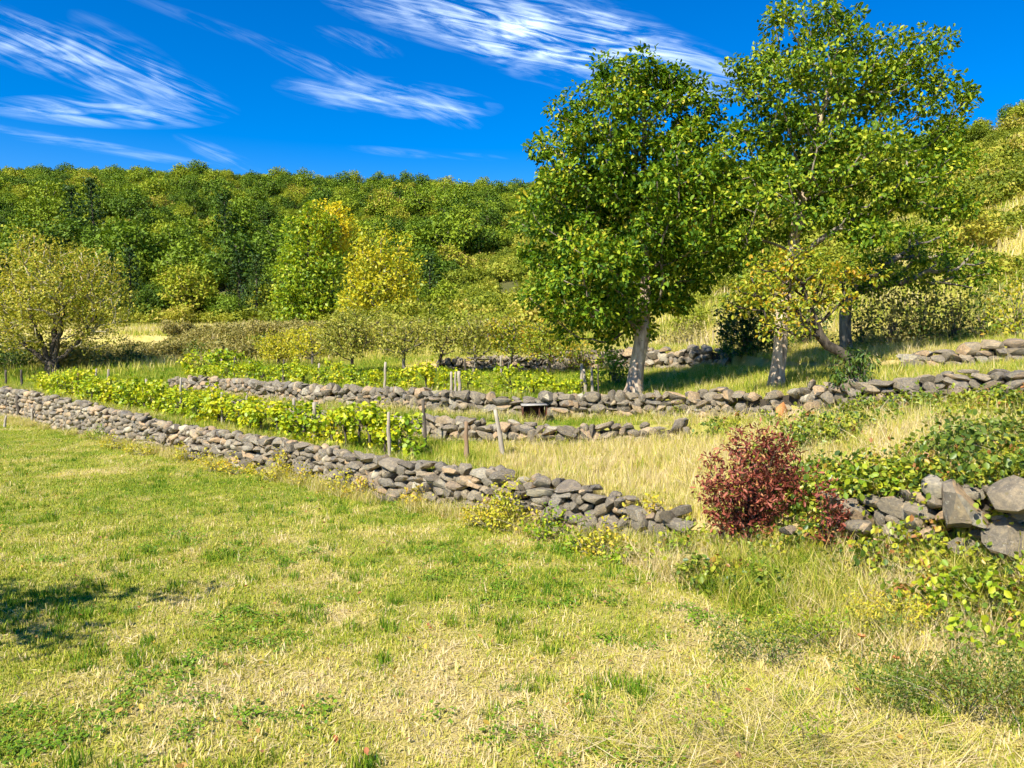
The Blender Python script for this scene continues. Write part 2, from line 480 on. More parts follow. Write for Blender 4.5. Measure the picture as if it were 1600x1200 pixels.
M_RED = leaf_mat('red_leaf', [(0.0, (.10, .02, .014)), (0.5, (.23, .055, .035)), (0.85, (.37, .11, .065)), (1.0, (.46, .24, .09))], trans=.25, rough=.5, spec=.3, transcol=1.1)
M_WEED = leaf_mat('weed_leaf', [(0.0, (.20, .25, .02)), (0.35, (.42, .41, .03)), (0.7, (.62, .49, .04)), (1.0, (.54, .28, .05))], trans=.33, rough=.5, rand=.35)
M_BRAMBLE = leaf_mat('bramble_leaf', [(0.0, (.05, .10, .015)), (0.3, (.13, .20, .02)), (0.6, (.30, .34, .03)), (0.85, (.46, .44, .03)), (1.0, (.36, .16, .05))], trans=.3, rough=.42, spec=.5, tint_attr=True)
M_BUSH = leaf_mat('bush_leaf', [(0.0, (.045, .085, .012)), (0.5, (.11, .17, .02)), (1.0, (.24, .26, .04))], trans=.28, rough=.5, rand=.4)
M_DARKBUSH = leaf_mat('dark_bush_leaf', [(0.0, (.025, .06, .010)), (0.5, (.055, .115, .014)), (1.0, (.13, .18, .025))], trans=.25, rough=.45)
M_BROWNBUSH = leaf_mat('brown_bush_leaf', [(0.0, (.15, .15, .03)), (0.5, (.29, .25, .06)), (1.0, (.44, .35, .13))], trans=.28, rough=.6, rand=.3)
M_FOREST = leaf_mat('forest_leaf', [(0.0, (.04, .075, .008)), (0.25, (.085, .15, .010)), (0.5, (.16, .235, .013)), (0.72, (.255, .31, .016)), (0.88, (.34, .33, .025)), (0.96, (.34, .25, .05)), (1.0, (.25, .18, .055))], trans=.16, rough=.6, spec=.2, rand=.72)
M_CONIFER = leaf_mat('conifer_leaf', [(0.0, (.02, .05, .010)), (0.6, (.045, .085, .014)), (1.0, (.09, .14, .02))], trans=.12, rough=.6, spec=.2, rand=.4)
M_SCRUB = leaf_mat('scrub_leaf', [(0.0, (.08, .12, .014)), (0.3, (.18, .22, .018)), (0.6, (.31, .33, .03)), (0.85, (.44, .38, .06)), (1.0, (.40, .28, .09))], trans=.28, rough=.6, spec=.2, rand=.65)
GRASS_STOPS = [(0.0, (.055, .15, .008)), (0.25, (.15, .27, .012)), (0.45, (.31, .36, .025)), (0.65, (.52, .47, .075)), (0.82, (.64, .53, .18)), (1.0, (.68, .55, .33))]
M_GRASS = leaf_mat('grass_blade', GRASS_STOPS, trans=.30, rough=.6, spec=.2, tint_attr=True, transcol=1.1)


# ------------------------------------------------------------------ ground sheet
def graded(lo, hi, step, out_lo, out_hi, g=1.09):
    a = list(np.arange(lo, hi + step / 2, step))
    s, v, left = step, lo, []
    while v > out_lo:
        s *= g; v -= s; left.append(v)
    s, v, right = step, a[-1], []
    while v < out_hi:
        s *= g; v += s; right.append(v)
    return np.array(left[::-1] + a + right)


gx = graded(-24, 14, .17, -1500, 1500, 1.085)
gy = graded(3, 40, .17, -300, 2600, 1.06)
GX, GY = np.meshgrid(gx, gy)
GZ = hz(GX.ravel(), GY.ravel())
nx_, ny_ = len(gx), len(gy)
idx = np.arange(nx_ * ny_).reshape(ny_, nx_)
gf = np.stack([idx[:-1, :-1].ravel(), idx[:-1, 1:].ravel(), idx[1:, 1:].ravel(), idx[1:, :-1].ravel()], 1)
gme = mesh_from('ground', np.stack([GX.ravel(), GY.ravel(), GZ], 1), gf, M_GROUND, smooth=True)


def dryness(x, y):
    """0 lush green .. 1 straw: where the turf of each terrace is dry."""
    y1, y2, y3, y4 = (wall_at(w, x, 1) for w in (WALL1, WALL2, WALL3, WALL4))
    big = fbm(x * .30, y * .30, 31, 3)
    mid = fbm(x * 1.5, y * 1.5, 33, 3)
    d = np.hypot(x, y)
    lawn = .46 + (big - .5) * .22 + (mid - .5) * .55 + .08 * sstep(12, 6, d) + .13 * sstep(-1.0, 2.5, x) * sstep(10, 6.0, y) - .05 * sstep(9, 14, d)
    t1 = .46 + .46 * sstep(-1.8, 1.0, x) + (mid - .5) * .5
    t2 = .26 + .28 * sstep(0.5, 4.0, x) + (mid - .5) * .3
    t3 = .38 + .16 * sstep(2, 5, x) + (mid - .5) * .4
    up = .62 + (big - .5) * .7
    o = np.where(y < y1, lawn, np.where(y < y2, t1, np.where(y < y3, t2, np.where(y < y4, t3, up))))
    return np.clip(o, 0, 1)


za = gme.color_attributes.new('zone', 'FLOAT_COLOR', 'POINT')
tcl = np.clip(GX.ravel() / np.maximum(GY.ravel(), 12), -.9, .9)
foot = np.interp(tcl, T_KEYS, FOOT_D)
zc = np.zeros((nx_ * ny_, 4), np.float32)
zc[:, 0] = dryness(GX.ravel(), GY.ravel())
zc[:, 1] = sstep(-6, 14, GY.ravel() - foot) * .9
zc[:, 3] = 1
za.data.foreach_set('color', zc.ravel())
ground = link('ground', gme)
tag(ground, 'grassy terraced ground rising from the lawn to the wooded hill', 'ground', kind='structure')


# ------------------------------------------------------------------ scattering of uncountable cover
def scatter(name, label, P, rot, scl, tint, pick, sources, cat='grass'):
    me = bpy.data.meshes.new(name)
    n = len(P)
    me.vertices.add(n); me.vertices.foreach_set('co', np.asarray(P, np.float32).ravel())
    for nm, ty, arr, key in (('rot', 'FLOAT_VECTOR', rot, 'vector'), ('scl', 'FLOAT', scl, 'value'), ('tint', 'FLOAT', tint, 'value'), ('pick', 'INT', pick, 'value')):
        a = me.attributes.new(nm, ty, 'POINT')
        a.data.foreach_set(key, np.asarray(arr, np.int32 if ty == 'INT' else np.float32).ravel())
    o = link(name, me)
    g = bpy.data.node_groups.new(name + '_nodes', 'GeometryNodeTree')
    g.interface.new_socket('Geometry', in_out='INPUT', socket_type='NodeSocketGeometry')
    g.interface.new_socket('Geometry', in_out='OUTPUT', socket_type='NodeSocketGeometry')
    G = NT(g)
    gi, go = G.n('NodeGroupInput'), G.n('NodeGroupOutput')
    join = G.n('GeometryNodeJoinGeometry')
    for s in sources:
        oi = G.n('GeometryNodeObjectInfo', {'Object': s, 'As Instance': True})
        g.links.new(oi.outputs['Geometry'], join.inputs[0])
    def attr(nm, ty):
        return G.n('GeometryNodeInputNamedAttribute', {'Name': nm}, data_type=ty).outputs['Attribute']
    e2r = G.n('FunctionNodeEulerToRotation', {0: attr('rot', 'FLOAT_VECTOR')})
    iop = G.n('GeometryNodeInstanceOnPoints', {'Points': gi.outputs[0], 'Instance': join.outputs[0], 'Pick Instance': True, 'Instance Index': attr('pick', 'INT'),
                                               'Rotation': e2r.outputs[0], 'Scale': attr('scl', 'FLOAT')})
    g.links.new(iop.outputs[0], go.inputs[0])
    md = o.modifiers.new('scatter', 'NODES')
    md.node_group = g
    tag(o, label, cat, kind='stuff')
    return o


def source(name, me):
    """A mesh used only through scatter(); not placed in the scene by itself."""
    return bpy.data.objects.new(name, me)


def blades_mesh(name, n, hmin, hmax, w, spread, lean, flat=0.0, seed=0, mat=None, seg=2):
    r = np.random.default_rng(seed)
    V, F3, F4 = [], [], []
    for i in range(n):
        a = r.uniform(0, 2 * math.pi)
        rr = spread * math.sqrt(r.uniform(0, 1))
        b = np.array([rr * math.cos(a), rr * math.sin(a), -0.01])
        h = r.uniform(hmin, hmax)
        az = r.uniform(0, 2 * math.pi)
        ln = r.uniform(.15, 1.0) * lean
        lay = r.uniform() < flat
        d = np.array([math.cos(az), math.sin(az), 0])
        side = np.array([-d[1], d[0], 0]) * w * r.uniform(.6, 1.3) / 2
        base = len(V)
        p = b.copy(); lay_a = r.uniform(1.25, 1.56)
        for k in range(seg + 1):
            t = k / seg
            ww = side * (1 - t ** 1.6)
            if k < seg:
                V += [p - ww, p + ww]
            else:
                V.append(p)
            ang2 = lay_a if lay else ln * (.35 + .85 * t)
            p = p + (d * math.sin(ang2) + np.array([0, 0, math.cos(ang2)])) * h / seg
        for k in range(seg - 1):
            F4.append((base + 2 * k, base + 2 * k + 1, base + 2 * k + 3, base + 2 * k + 2))
        F3.append((base + 2 * seg - 2, base + 2 * seg - 1, base + 2 * seg))
    V = np.array(V)
    V[:, 2] = np.maximum(V[:, 2], -0.012)
    return mesh_from(name, V, [np.array(F4), np.array(F3)] if F4 else np.array(F3), mat)


def leaves_mesh(name, pos, dirs, nrm, size, aspect=.55, fold=.22, mat=None, hi=True, droop=.0):
    """One folded leaf per entry. pos Nx3, dirs Nx3 (base to tip), nrm Nx3, size N."""
    n = len(pos)
    d = dirs / np.maximum(np.linalg.norm(dirs, axis=1, keepdims=True), 1e-6)
    nn = nrm - d * np.sum(nrm * d, 1, keepdims=True)
    nn = nn / np.maximum(np.linalg.norm(nn, axis=1, keepdims=True), 1e-6)
    s = np.cross(d, nn)
    L = size[:, None]
    Wd = L * aspect / 2
    if hi:
        prof = [(0, 0, 0), (.38, .9, fold), (.74, .8, fold), (1, 0, -droop), (.74, -.8, fold), (.38, -.9, fold)]
        V = np.stack([pos + d * L * u + s * Wd * v + nn * L * (w - droop * u * u) * (1 if v else 1) * .5 for u, v, w in prof], 1)
        base = (np.arange(n) * 6)[:, None]
        F = np.concatenate([base + np.array([[0, 1, 2, 3]]), base + np.array([[0, 3, 4, 5]])], 0)
        return V.reshape(-1, 3), F
    prof = [(0, 0, 0), (.5, 1, fold), (1, 0, 0), (.5, -1, fold)]
    V = np.stack([pos + d * L * u + s * Wd * v + nn * L * w * .5 for u, v, w in prof], 1)
    base = (np.arange(n) * 4)[:, None]
    return V.reshape(-1, 3), base + np.array([[0, 1, 2, 3]])


def rand_dirs(n, r=rng):
    v = r.normal(size=(n, 3))
    return v / np.linalg.norm(v, axis=1, keepdims=True)


def leaf_cloud(centers, radii, counts, size, r=rng, up=.55, hi=True, aspect=.55, squash=.8, droop=.25, crown_c=None, fold=.22):
    """Leaves clumped round twig tips; they face up and outwards."""
    tot = int(np.sum(counts))
    which = np.repeat(np.arange(len(centers)), counts)
    dv = rand_dirs(tot, r)
    rad = r.uniform(0.25, 1.0, tot) ** .6
    off = dv * rad[:, None] * radii[which][:, None]
    off[:, 2] *= squash
    pos = centers[which] + off
    out = dv.copy()
    if crown_c is not None:
        oc = pos - crown_c
        oc /= np.maximum(np.linalg.norm(oc, axis=1, keepdims=True), 1e-4)
        out = out * .55 + oc * .6
    nrm = out * .55 + np.array([0, 0, up]) + rand_dirs(tot, r) * .55
    dirs = dv * .6 + rand_dirs(tot, r) * .7 + np.array([0, 0, -droop])
    sz = size * r.uniform(.6, 1.25, tot)
    return leaves_mesh('', pos, dirs, nrm, sz, aspect=aspect, fold=fold, hi=hi)


def tube(points, radii, sides=6, close=True):
    """A bent tapering tube; returns verts and quad/tri faces."""
    P = np.asarray(points, float); n = len(P)
    T = np.gradient(P, axis=0)
    T /= np.maximum(np.linalg.norm(T, axis=1, keepdims=True), 1e-6)
    ref = np.array([1., 0, 0]) if abs(T[0][0]) < .8 else np.array([0, 1., 0])
    V = []
    a = np.arange(sides) / sides * 2 * math.pi
    for i in range(n):
        ref = ref - T[i] * np.dot(ref, T[i]); ref /= np.linalg.norm(ref)
        b = np.cross(T[i], ref)
        V.append(P[i] + radii[i] * (np.cos(a)[:, None] * ref + np.sin(a)[:, None] * b))
    V = np.concatenate(V)
    F = []
    for i in range(n - 1):
        for k in range(sides):
            k2 = (k + 1) % sides
            F.append((i * sides + k, i * sides + k2, (i + 1) * sides + k2, (i + 1) * sides + k))
    V = np.vstack([V, P[-1] + T[-1] * radii[-1] * .4])
    top = len(V) - 1
    for k in range(sides):
        F.append(((n - 1) * sides + k, (n - 1) * sides + (k + 1) % sides, top, top))
    F = [f if f[2] != f[3] else f[:3] for f in F]
    return V, [f for f in F if len(f) == 4], [f for f in F if len(f) == 3]


class Soup:
    """Collects shapes into one mesh."""
    def __init__(self):
        self.V, self.Q, self.T, self.n = [], [], [], 0

    def add(self, V, Q=(), T=()):
        self.V.append(np.asarray(V, float))
        if len(Q): self.Q.append(np.asarray(Q) + self.n)
        if len(T): self.T.append(np.asarray(T) + self.n)
        self.n += len(V)

    def mesh(self, name, mat, smooth=True):
        fl = []
        if self.Q: fl.append(np.concatenate(self.Q))
        if self.T: fl.append(np.concatenate(self.T))
        return mesh_from(name, np.concatenate(self.V), fl, mat, smooth)


def sample_lobes(lobes, spacing, r, shell=.5):
    """Twig-tip centres spread through a set of ellipsoids (cx,cy,cz,rx,ry,rz) with a least spacing."""
    pts = []
    vol = np.array([l[3] * l[4] * l[5] for l in lobes])
    n_try = int(np.sum(vol) * 4.19 / spacing ** 3 * 3.5) + 60
    which = r.choice(len(lobes), n_try, p=vol / vol.sum())
    L = np.array(lobes)[which]
    d = rand_dirs(n_try, r)
    rad = (shell + (1 - shell) * r.uniform(0, 1, n_try) ** .6)
    inner = r.uniform(0, 1, n_try) < .22
    rad = np.where(inner, r.uniform(.1, shell + .1, n_try), rad)
    C = L[:, :3] + d * L[:, 3:6] * rad[:, None]
    keep = np.zeros((0, 3))
    for c in C:
        if len(keep) == 0 or np.min(np.sum((keep - c) ** 2, 1)) > spacing ** 2:
            keep = np.vstack([keep, c])
    return keep


def grow_branches(trunk, tips, r, rbase, rtip=.008, up=.25, wob=.12, sides=5, expo=.54, skip=0.35):
    """Connects every twig tip back to the trunk; returns a Soup of limbs (trunk itself left out) and radii along the trunk."""
    nodes = [np.array(p, float) for p in trunk]
    parent = [-1] + list(range(len(trunk) - 1))
    plen = [0.0]
    for i in range(1, len(trunk)):
        plen.append(plen[-1] + np.linalg.norm(nodes[i] - nodes[i - 1]))
    nt = len(trunk)
    lo = int(nt * skip)
    order = np.argsort(np.min(np.linalg.norm(tips[:, None] - np.array(trunk)[None, lo:], axis=2), axis=1))
    ends = []
    NP = np.array(nodes); PL = np.array(plen)
    for ti in order:
        c = tips[ti]
        dist = np.linalg.norm(NP - c, axis=1)
        below = np.maximum(0, NP[:, 2] - c[2] + .15 * dist)
        cost = dist + .28 * PL + 1.2 * below
        cost[:lo] = 1e9
        j = int(np.argmin(cost))
        a = NP[j]
        L = dist[j]
        k = max(2, int(L / .45) + 1)
        prev = j
        newp, newl = [], []
        lift = up * L * r.uniform(.4, 1.2)
        wv = r.normal(size=(k, 3)) * wob * min(L, 1.2) * .35
        for q in range(1, k + 1):
            t = q / k
            p = a + (c - a) * t
            p[2] += -lift * math.sin(math.pi * t) * .5 if c[2] < a[2] else lift * (math.sin(math.pi * t) * -.35)
            if q < k: p = p + wv[q - 1]
            nodes.append(p); parent.append(prev); plen.append(plen[prev] + np.linalg.norm(p - nodes[prev]))
            newp.append(p); newl.append(plen[-1])
            prev = len(nodes) - 1
        NP = np.vstack([NP, np.array(newp)]); PL = np.concatenate([PL, newl])
        ends.append(prev)
    w = np.zeros(len(nodes))
    for e in ends: w[e] = 1
    for i in range(len(nodes) - 1, 0, -1):
        if i >= nt or True:
            w[parent[i]] += w[i]
    tot = max(w[0], 1)
    rad = rtip + (rbase - rtip) * (w / tot) ** expo
    # each limb as a chain from its fork outwards
    soup = Soup()
    child = [[] for _ in nodes]
    for i in range(1, len(nodes)):
        child[parent[i]].append(i)
    starts = []
    for i in range(len(nodes)):
        if not child[i]: continue
        big = max(child[i], key=lambda q: w[q]) if i >= nt else None
        for q in child[i]:
            if q < nt: continue
            if q != big: starts.append((i, q))
    for i, q in starts:
        chain, rr = [nodes[i]], [min(rad[i], rad[q] * 1.25)]
        cur = q
        while True:
            chain.append(nodes[cur]); rr.append(rad[cur])
            if not child[cur]: break
            cur = max(child[cur], key=lambda z: w[z])
        sd_ = sides if rr[0] > .03 else 4 if rr[0] > .015 else 3
        V, Q, T = tube(chain, rr, sd_)
        soup.add(V, Q, T)
    return soup, rad[:nt]


def px_lobes(lobes, Y, base, depth=1.0, r=None):
    """Crown lobes sketched as (px, py, rx, ry[, dy]) at distance Y -> ellipsoids in metres relative to base."""
    out = []
    for l in lobes:
        dy = l[4] if len(l) > 4 else 0.0
        c = at(l[0], l[1], Y + dy)
        k = (Y + dy) / FPX
        rx, rz = l[2] * k, l[3] * k
        out.append((c.x - base.x, c.y - base.y, c.z - base.z, rx, (rx + rz) * .5 * depth, rz))
    return out


def build_tree(name, label, cat, base, trunk_pts, lobes, spacing, leaf_n, leaf_size, clump, leafm, barkm, rbase, seed=1, hi=True, group=None, shell=.5, up=.55,
               droop=.25, skip=.35, sides=10, aspect=.55, twigm=None, flare=1.5, rtip=.008, stems=None, squash=.8, shoots=0):
    """trunk_pts relative to base. Tree = trunk, branches, crown."""
    r = np.random.default_rng(seed)
    root = empty(name, base)
    tag(root, label, cat, group)
    tips = sample_lobes(lobes, spacing, r, shell)
    if shoots:                                            # odd shoots break the outline
        L = np.array(lobes)[r.integers(0, len(lobes), shoots)]
        d_ = rand_dirs(shoots, r); d_[:, 2] = np.abs(d_[:, 2]) * .8 - .1
        tips = np.vstack([tips, L[:, :3] + d_ * L[:, 3:6] * r.uniform(1.0, 1.3, shoots)[:, None]])
    tp = np.array(trunk_pts, float)
    seglen = np.linalg.norm(np.diff(tp, axis=0), axis=1)
    s = np.concatenate([[0], np.cumsum(seglen)])
    ss = np.arange(0, s[-1], .3 if s[-1] > 2.5 else .15)
    tr = np.stack([np.interp(ss, s, tp[:, k]) for k in range(3)], 1)
    wv = np.cumsum(r.normal(size=tr.shape) * .012, axis=0); wv[0] = 0
    tr = tr + wv * np.array([1, 1, .2])
    soup, rad = grow_branches(tr, tips, r, rbase, rtip, skip=skip)
    rad = np.maximum(rad, rbase * (1 - .8 * ss / ss[-1]))
    rad = rad * (1 + (flare - 1) * np.exp(-ss / (rbase * 1.6)))
    tr2 = np.vstack([tr[0] - np.array([0, 0, .25]), tr])
    V, Q, T = tube(tr2, np.concatenate([[rad[0] * 1.15], rad]), sides)
    ts = Soup(); ts.add(V, Q, T)
    link('trunk', ts.mesh(name + '_trunk', barkm), root)
    if stems:
        pass
    link('branches', soup.mesh(name + '_branches', twigm or barkm), root)
    cc = np.mean(tips, axis=0)
    counts = np.maximum(3, r.normal(leaf_n, leaf_n * .25, len(tips))).astype(int)
    radii = clump * r.uniform(.7, 1.3, len(tips))
    V, F = leaf_cloud(tips, radii, counts, leaf_size, r, up=up, hi=hi, aspect=aspect, droop=droop, crown_c=cc, squash=squash)
    link('crown', mesh_from(name + '_crown', V, F, leafm), root)
    return root


# ------------------------------------------------------------------ dry stone walls
import bmesh


def stone_mesh(seed):
    r = np.random.default_rng(seed)
    bm = bmesh.new()
    bmesh.ops.create_icosphere(bm, subdivisions=2, radius=1.0)
    co = np.array([v.co[:] for v in bm.verts])
    p = r.uniform(.5, .82)
    co = np.sign(co) * np.abs(co) ** p
    for _ in range(r.integers(6, 11)):                   # flat faces knocked off the boulder
        n = rand_dirs(1, r)[0]
        lim = r.uniform(.45, .85)
        d = co @ n
        co = co - np.maximum(d - lim, 0)[:, None] * n * .9
    f = r.uniform(1.2, 2.0, 3); ph = r.uniform(0, 6, 3)
    co = co * (1 + .07 * np.sin(co[:, [1]] * f[0] * 2 + ph[0]) + .06 * np.sin(co[:, [0]] * f[1] * 2.4 + ph[1]) + .05 * np.sin(co[:, [2]] * f[2] * 2.2 + ph[2]))
    co /= np.max(np.abs(co), axis=0)
    for v, c in zip(bm.verts, co): v.co = c
    me = bpy.data.meshes.new('stone')
    bm.to_mesh(me); bm.free()
    for pl in me.polygons: pl.use_smooth = True
    me.set_sharp_from_angle(angle=R(30))
    me.materials.append(M_STONE)
    return me


STONES = [stone_mesh(100 + i) for i in range(18)]
STONE_CO = []
for me in STONES:
    a = np.zeros(len(me.vertices) * 3, np.float32); me.vertices.foreach_get('co', a)
    f = np.array([p.vertices[:] for p in me.polygons])
    STONE_CO.append((a.reshape(-1, 3), f))


def lay_wall(label, line, xa, xb, w, h, seed, zextra=.05, height_scale=None, max_parts=300, gaps=None, cap=True):
    """Stones laid in rough courses along a terrace edge; every stone is its own object (up to max_parts)."""
    r = np.random.default_rng(seed)
    xs = np.linspace(xa, xb, 600)
    ys = wall_at(line, xs, 1) + (fbm(xs * .5, xs * 0 + seed, seed, 3) - .5) * .35
    s = np.concatenate([[0], np.cumsum(np.hypot(np.diff(xs), np.diff(ys)))])
    L = s[-1]
    tx, ty = np.gradient(xs, s), np.gradient(ys, s)
    nx, ny = ty, -tx                                     # towards the downhill side
    flip = np.where(ny > 0, -1, 1); nx, ny = nx * flip, ny * flip
    zb = hz(xs + nx * .35, ys + ny * .35)
    zt = hz(xs - nx * .55, ys - ny * .55) + zextra
    if height_scale is not None:
        zt = zb + (zt - zb) * height_scale(xs)
    zt = zt + (fbm(s * 1.3, s * 0, seed + 5, 3) - .5) * .14
    root = empty('dry_stone_wall', (float(xs[300]), float(ys[300]), float(zb[300])))
    tag(root, label, 'wall', 'dry stone terrace walls', 'thing')
    ox, oy, oz = root.location
    items = []
    row = 0
    z = 0.0
    maxh = float(np.max(zt - zb))
    while z < maxh:
        ch = h * r.uniform(.8, 1.25)
        q = r.uniform(-w, 0)
        while q < L:
            ww = w * (r.uniform(.45, 1.25) if r.uniform() < .7 else r.uniform(1.2, 1.9))
            c = q + ww / 2
            q += ww * r.uniform(.93, 1.02)
            if c < 0 or c > L: continue
            X, Y_ = np.interp(c, s, xs), np.interp(c, s, ys)
            B, T = np.interp(c, s, zb), np.interp(c, s, zt)
            if B + z + ch * .35 > T: continue
            if gaps is not None and r.uniform() < gaps(X): continue
            NX, NY = np.interp(c, s, nx), np.interp(c, s, ny)
            o_ = .03 - .07 * z + r.normal(0, .035)
            hh = ch * r.uniform(.8, 1.55)
            items.append((X + NX * o_, Y_ + NY * o_, B + z + ch / 2 + r.normal(0, .02), ww * .60, h * r.uniform(.8, 1.2), hh * .60, math.atan2(NY, NX) + math.pi / 2 + r.normal(0, .2)))
        z += ch * .93
    if cap:
        q = 0.0
        while q < L:
            ww = w * r.uniform(.7, 1.5); c = q + ww / 2; q += ww * r.uniform(.95, 1.5)
            if c > L: break
            X, Y_ = np.interp(c, s, xs), np.interp(c, s, ys); T = np.interp(c, s, zt)
            if gaps is not None and r.uniform() < gaps(X): continue
            NX, NY = np.interp(c, s, nx), np.interp(c, s, ny)
            o_ = -.22 + r.normal(0, .05)
            items.append((X + NX * o_, Y_ + NY * o_, T - .02 + r.normal(0, .025), ww * .55, h * r.uniform(.6, 1.0), h * r.uniform(.3, .55), math.atan2(NY, NX) + math.pi / 2 + r.normal(0, .4)))
    items.sort(key=lambda i: -(i[3] * i[5]) / (i[0] ** 2 + i[1] ** 2))
    rest = Soup()
    for k, (x, y, zz, a, b, c, rz) in enumerate(items):
        m = int(r.integers(len(STONES)))
        rot = (r.normal(0, .16), r.normal(0, .18), rz + (math.pi if r.uniform() < .5 else 0))
        if k < max_parts:
            link('stone', STONES[m], root, (x - ox, y - oy, zz - oz), rot, (a, b, c))
        else:
            M = np.array(Euler(rot).to_matrix()) * np.array([a, b, c])
            rest.add(STONE_CO[m][0] @ M.T + np.array([x - ox, y - oy, zz - oz]), T=STONE_CO[m][1])
    if rest.n:
        o = link('small_stones', rest.mesh('small_stones', M_STONE), root)
        o['kind'] = 'stuff'
    step = slice(None, None, 6)
    bx, by = (xs - nx * .10)[step], (ys - ny * .10)[step]
    n = len(bx)
    V = np.concatenate([np.stack([bx - ox, by - oy, zb[step] - .15 - oz], 1), np.stack([bx - ox, by - oy, np.maximum(zt[step] - .10, zb[step] - .1) - oz], 1)])
    F = np.stack([np.arange(n - 1), np.arange(1, n), np.arange(1, n) + n, np.arange(n - 1) + n], 1)
    link('earth_fill', mesh_from('earth_fill', V, F, M_EARTH), root)
    return root


lay_wall('long grey stone wall between the lawn and the lower vines', WALL1, -23, 2.45, .25, .155, 11, zextra=.13)
lay_wall('low stone wall behind the lower vines, in front of the rusty box', WALL2, -3.2, 3.9, .25, .155, 12, zextra=.0, gaps=lambda x: .0 if x < 2.6 else .35)
lay_wall('thin line of stones half hidden behind the lower vine row', WALL2, -10.8, -3.2, .30, .15, 13, zextra=-.02, gaps=lambda x: .12)
lay_wall('short far stretch of stones at the left end of the green strip', WALL2, -17.2, -12.6, .32, .15, 17, zextra=.05, gaps=lambda x: .2)
lay_wall('long stone wall edging the upper vine terrace behind the green strip', WALL3, -14.8, 5.2, .26, .155, 14, zextra=.11)
lay_wall('overgrown stone wall below the two leafy trees, partly covered with weeds', WALL3, 5.25, 6.7, .26, .16, 15, zextra=.02, gaps=lambda x: .35)
lay_wall('rough wall of larger stones right of the leaning tree', WALL3, 6.75, 11.5, .27, .18, 16, zextra=.12)
lay_wall('distant rubble wall behind the orchard trees', WALL4, -3.2, 7.3, .30, .18, 18, zextra=.1, gaps=lambda x: .12)
lay_wall('uppermost short stone wall at the right edge, above the rough wall', WALL4, 9.4, 13.5, .30, .19, 19, zextra=.1)
lay_wall('collapsed wall of big grey stones among brambles on the right bank', WALL1, 4.1, 6.6, .27, .18, 20, zextra=-.05, gaps=lambda x: .3)


def boulder(label, px, py, Y, wpx, hpx, seed, rz=0.0, depth=1.0, lift=0.0):
    c = at(px, py, Y)
    k = Y / FPX
    o = link('boulder', STONES[seed % len(STONES)], None, (c.x, c.y, c.z + lift - .05), (random.uniform(-.2, .2), random.uniform(-.2, .2), rz), (wpx * k / 2, wpx * k / 2 * depth, hpx * k / 2))
    o.scale = [v * .92 for v in o.scale]
    o.data = o.data.copy()
    tag(o, label, 'boulder')
    return o


boulder('large upright grey boulder with pale lichen spots in the brambles', 1497, 785, 8.6, 72, 100, 3, .5)
boulder('big rounded grey boulder at the right edge, above the dark gap', 1585, 768, 8.05, 82, 62, 5, 1.2)
boulder('speckled grey boulder below the dark gap at the right edge', 1568, 830, 8.2, 78, 62, 7, .2)
boulder('pale broken stone low at the right edge beneath the speckled boulder', 1592, 880, 8.1, 50, 62, 9, .9)
boulder('small dark block of basalt below the red bush', 1232, 823, 9.6, 30, 18, 11, .3)
boulder('dark square block lying at the near end of the lawn wall', 1030, 851, 10.95, 38, 26, 2, .35)
boulder('brownish upright stone near the end of the lawn wall', 1002, 806, 11.45, 30, 40, 4, .6)
boulder('greyish stone beside the small red bush', 1345, 815, 9.3, 44, 32, 6, .1)
boulder('brown rounded stone above the small red bush', 1300, 772, 9.8, 36, 26, 8, .7)
boulder('flat grey stone sunk in the grass beyond the dark block', 1058, 862, 10.7, 36, 18, 12, .2)


# ------------------------------------------------------------------ posts
def post_mesh(seed, mat):
    r = np.random.default_rng(seed)
    k = 7
    zz = np.linspace(0, 1, k)
    P = np.stack([r.normal(0, .010, k).cumsum() * .6, r.normal(0, .010, k).cumsum() * .6, zz], 1)
    P[0, :2] = 0
    rad = .033 * (1 - .22 * zz) * r.uniform(.85, 1.12, k)
    V, Q, T = tube(P, rad, 7)
    V[-1, 2] += r.uniform(-.01, .02)
    s = Soup(); s.add(V, Q, T)
    return s.mesh('wooden_post', mat, True)


POSTM = {m.name: [post_mesh(40 + i, m) for i in range(4)] for m in (M_POST, M_POSTDARK, M_POSTRED)}


def post(label, px, top, bot, mat=M_POST, lean=0.0, thick=1.0, group='stakes in the vine terraces', i=0, Y=None):
    g = ground_hit(px, bot) if Y is None else Vector((at(px, bot, Y).x, Y, hz1(at(px, bot, Y).x, Y)))
    if Y is None and 60 < px < 680 and bot > 608:         # stakes of the lower terrace stand on the near side of the vines
        y_ = max(g.y - .45, float(wall_at(WALL1, g.x, 1)) + .5)
        q_ = at(px, bot, y_)
        g = Vector((q_.x, y_, hz1(q_.x, y_)))
        top -= 6
    t = at(px + lean, top - 5, g.y)
    h = max(.25, t.z - g.z)
    o = link('wooden_post', POSTM[mat.name][i % 4], None, (g.x, g.y, g.z - .08), (random.uniform(-.04, .04), math.atan2(t.x - g.x, h), random.uniform(0, 6)), (thick * 1.5, thick * 1.5, h + .08))
    o.rotation_mode = 'XYZ'
    o.rotation_euler = (random.uniform(-.03, .03), math.atan2(t.x - g.x, h), 0)
    tag(o, label, 'post', group)
    return o


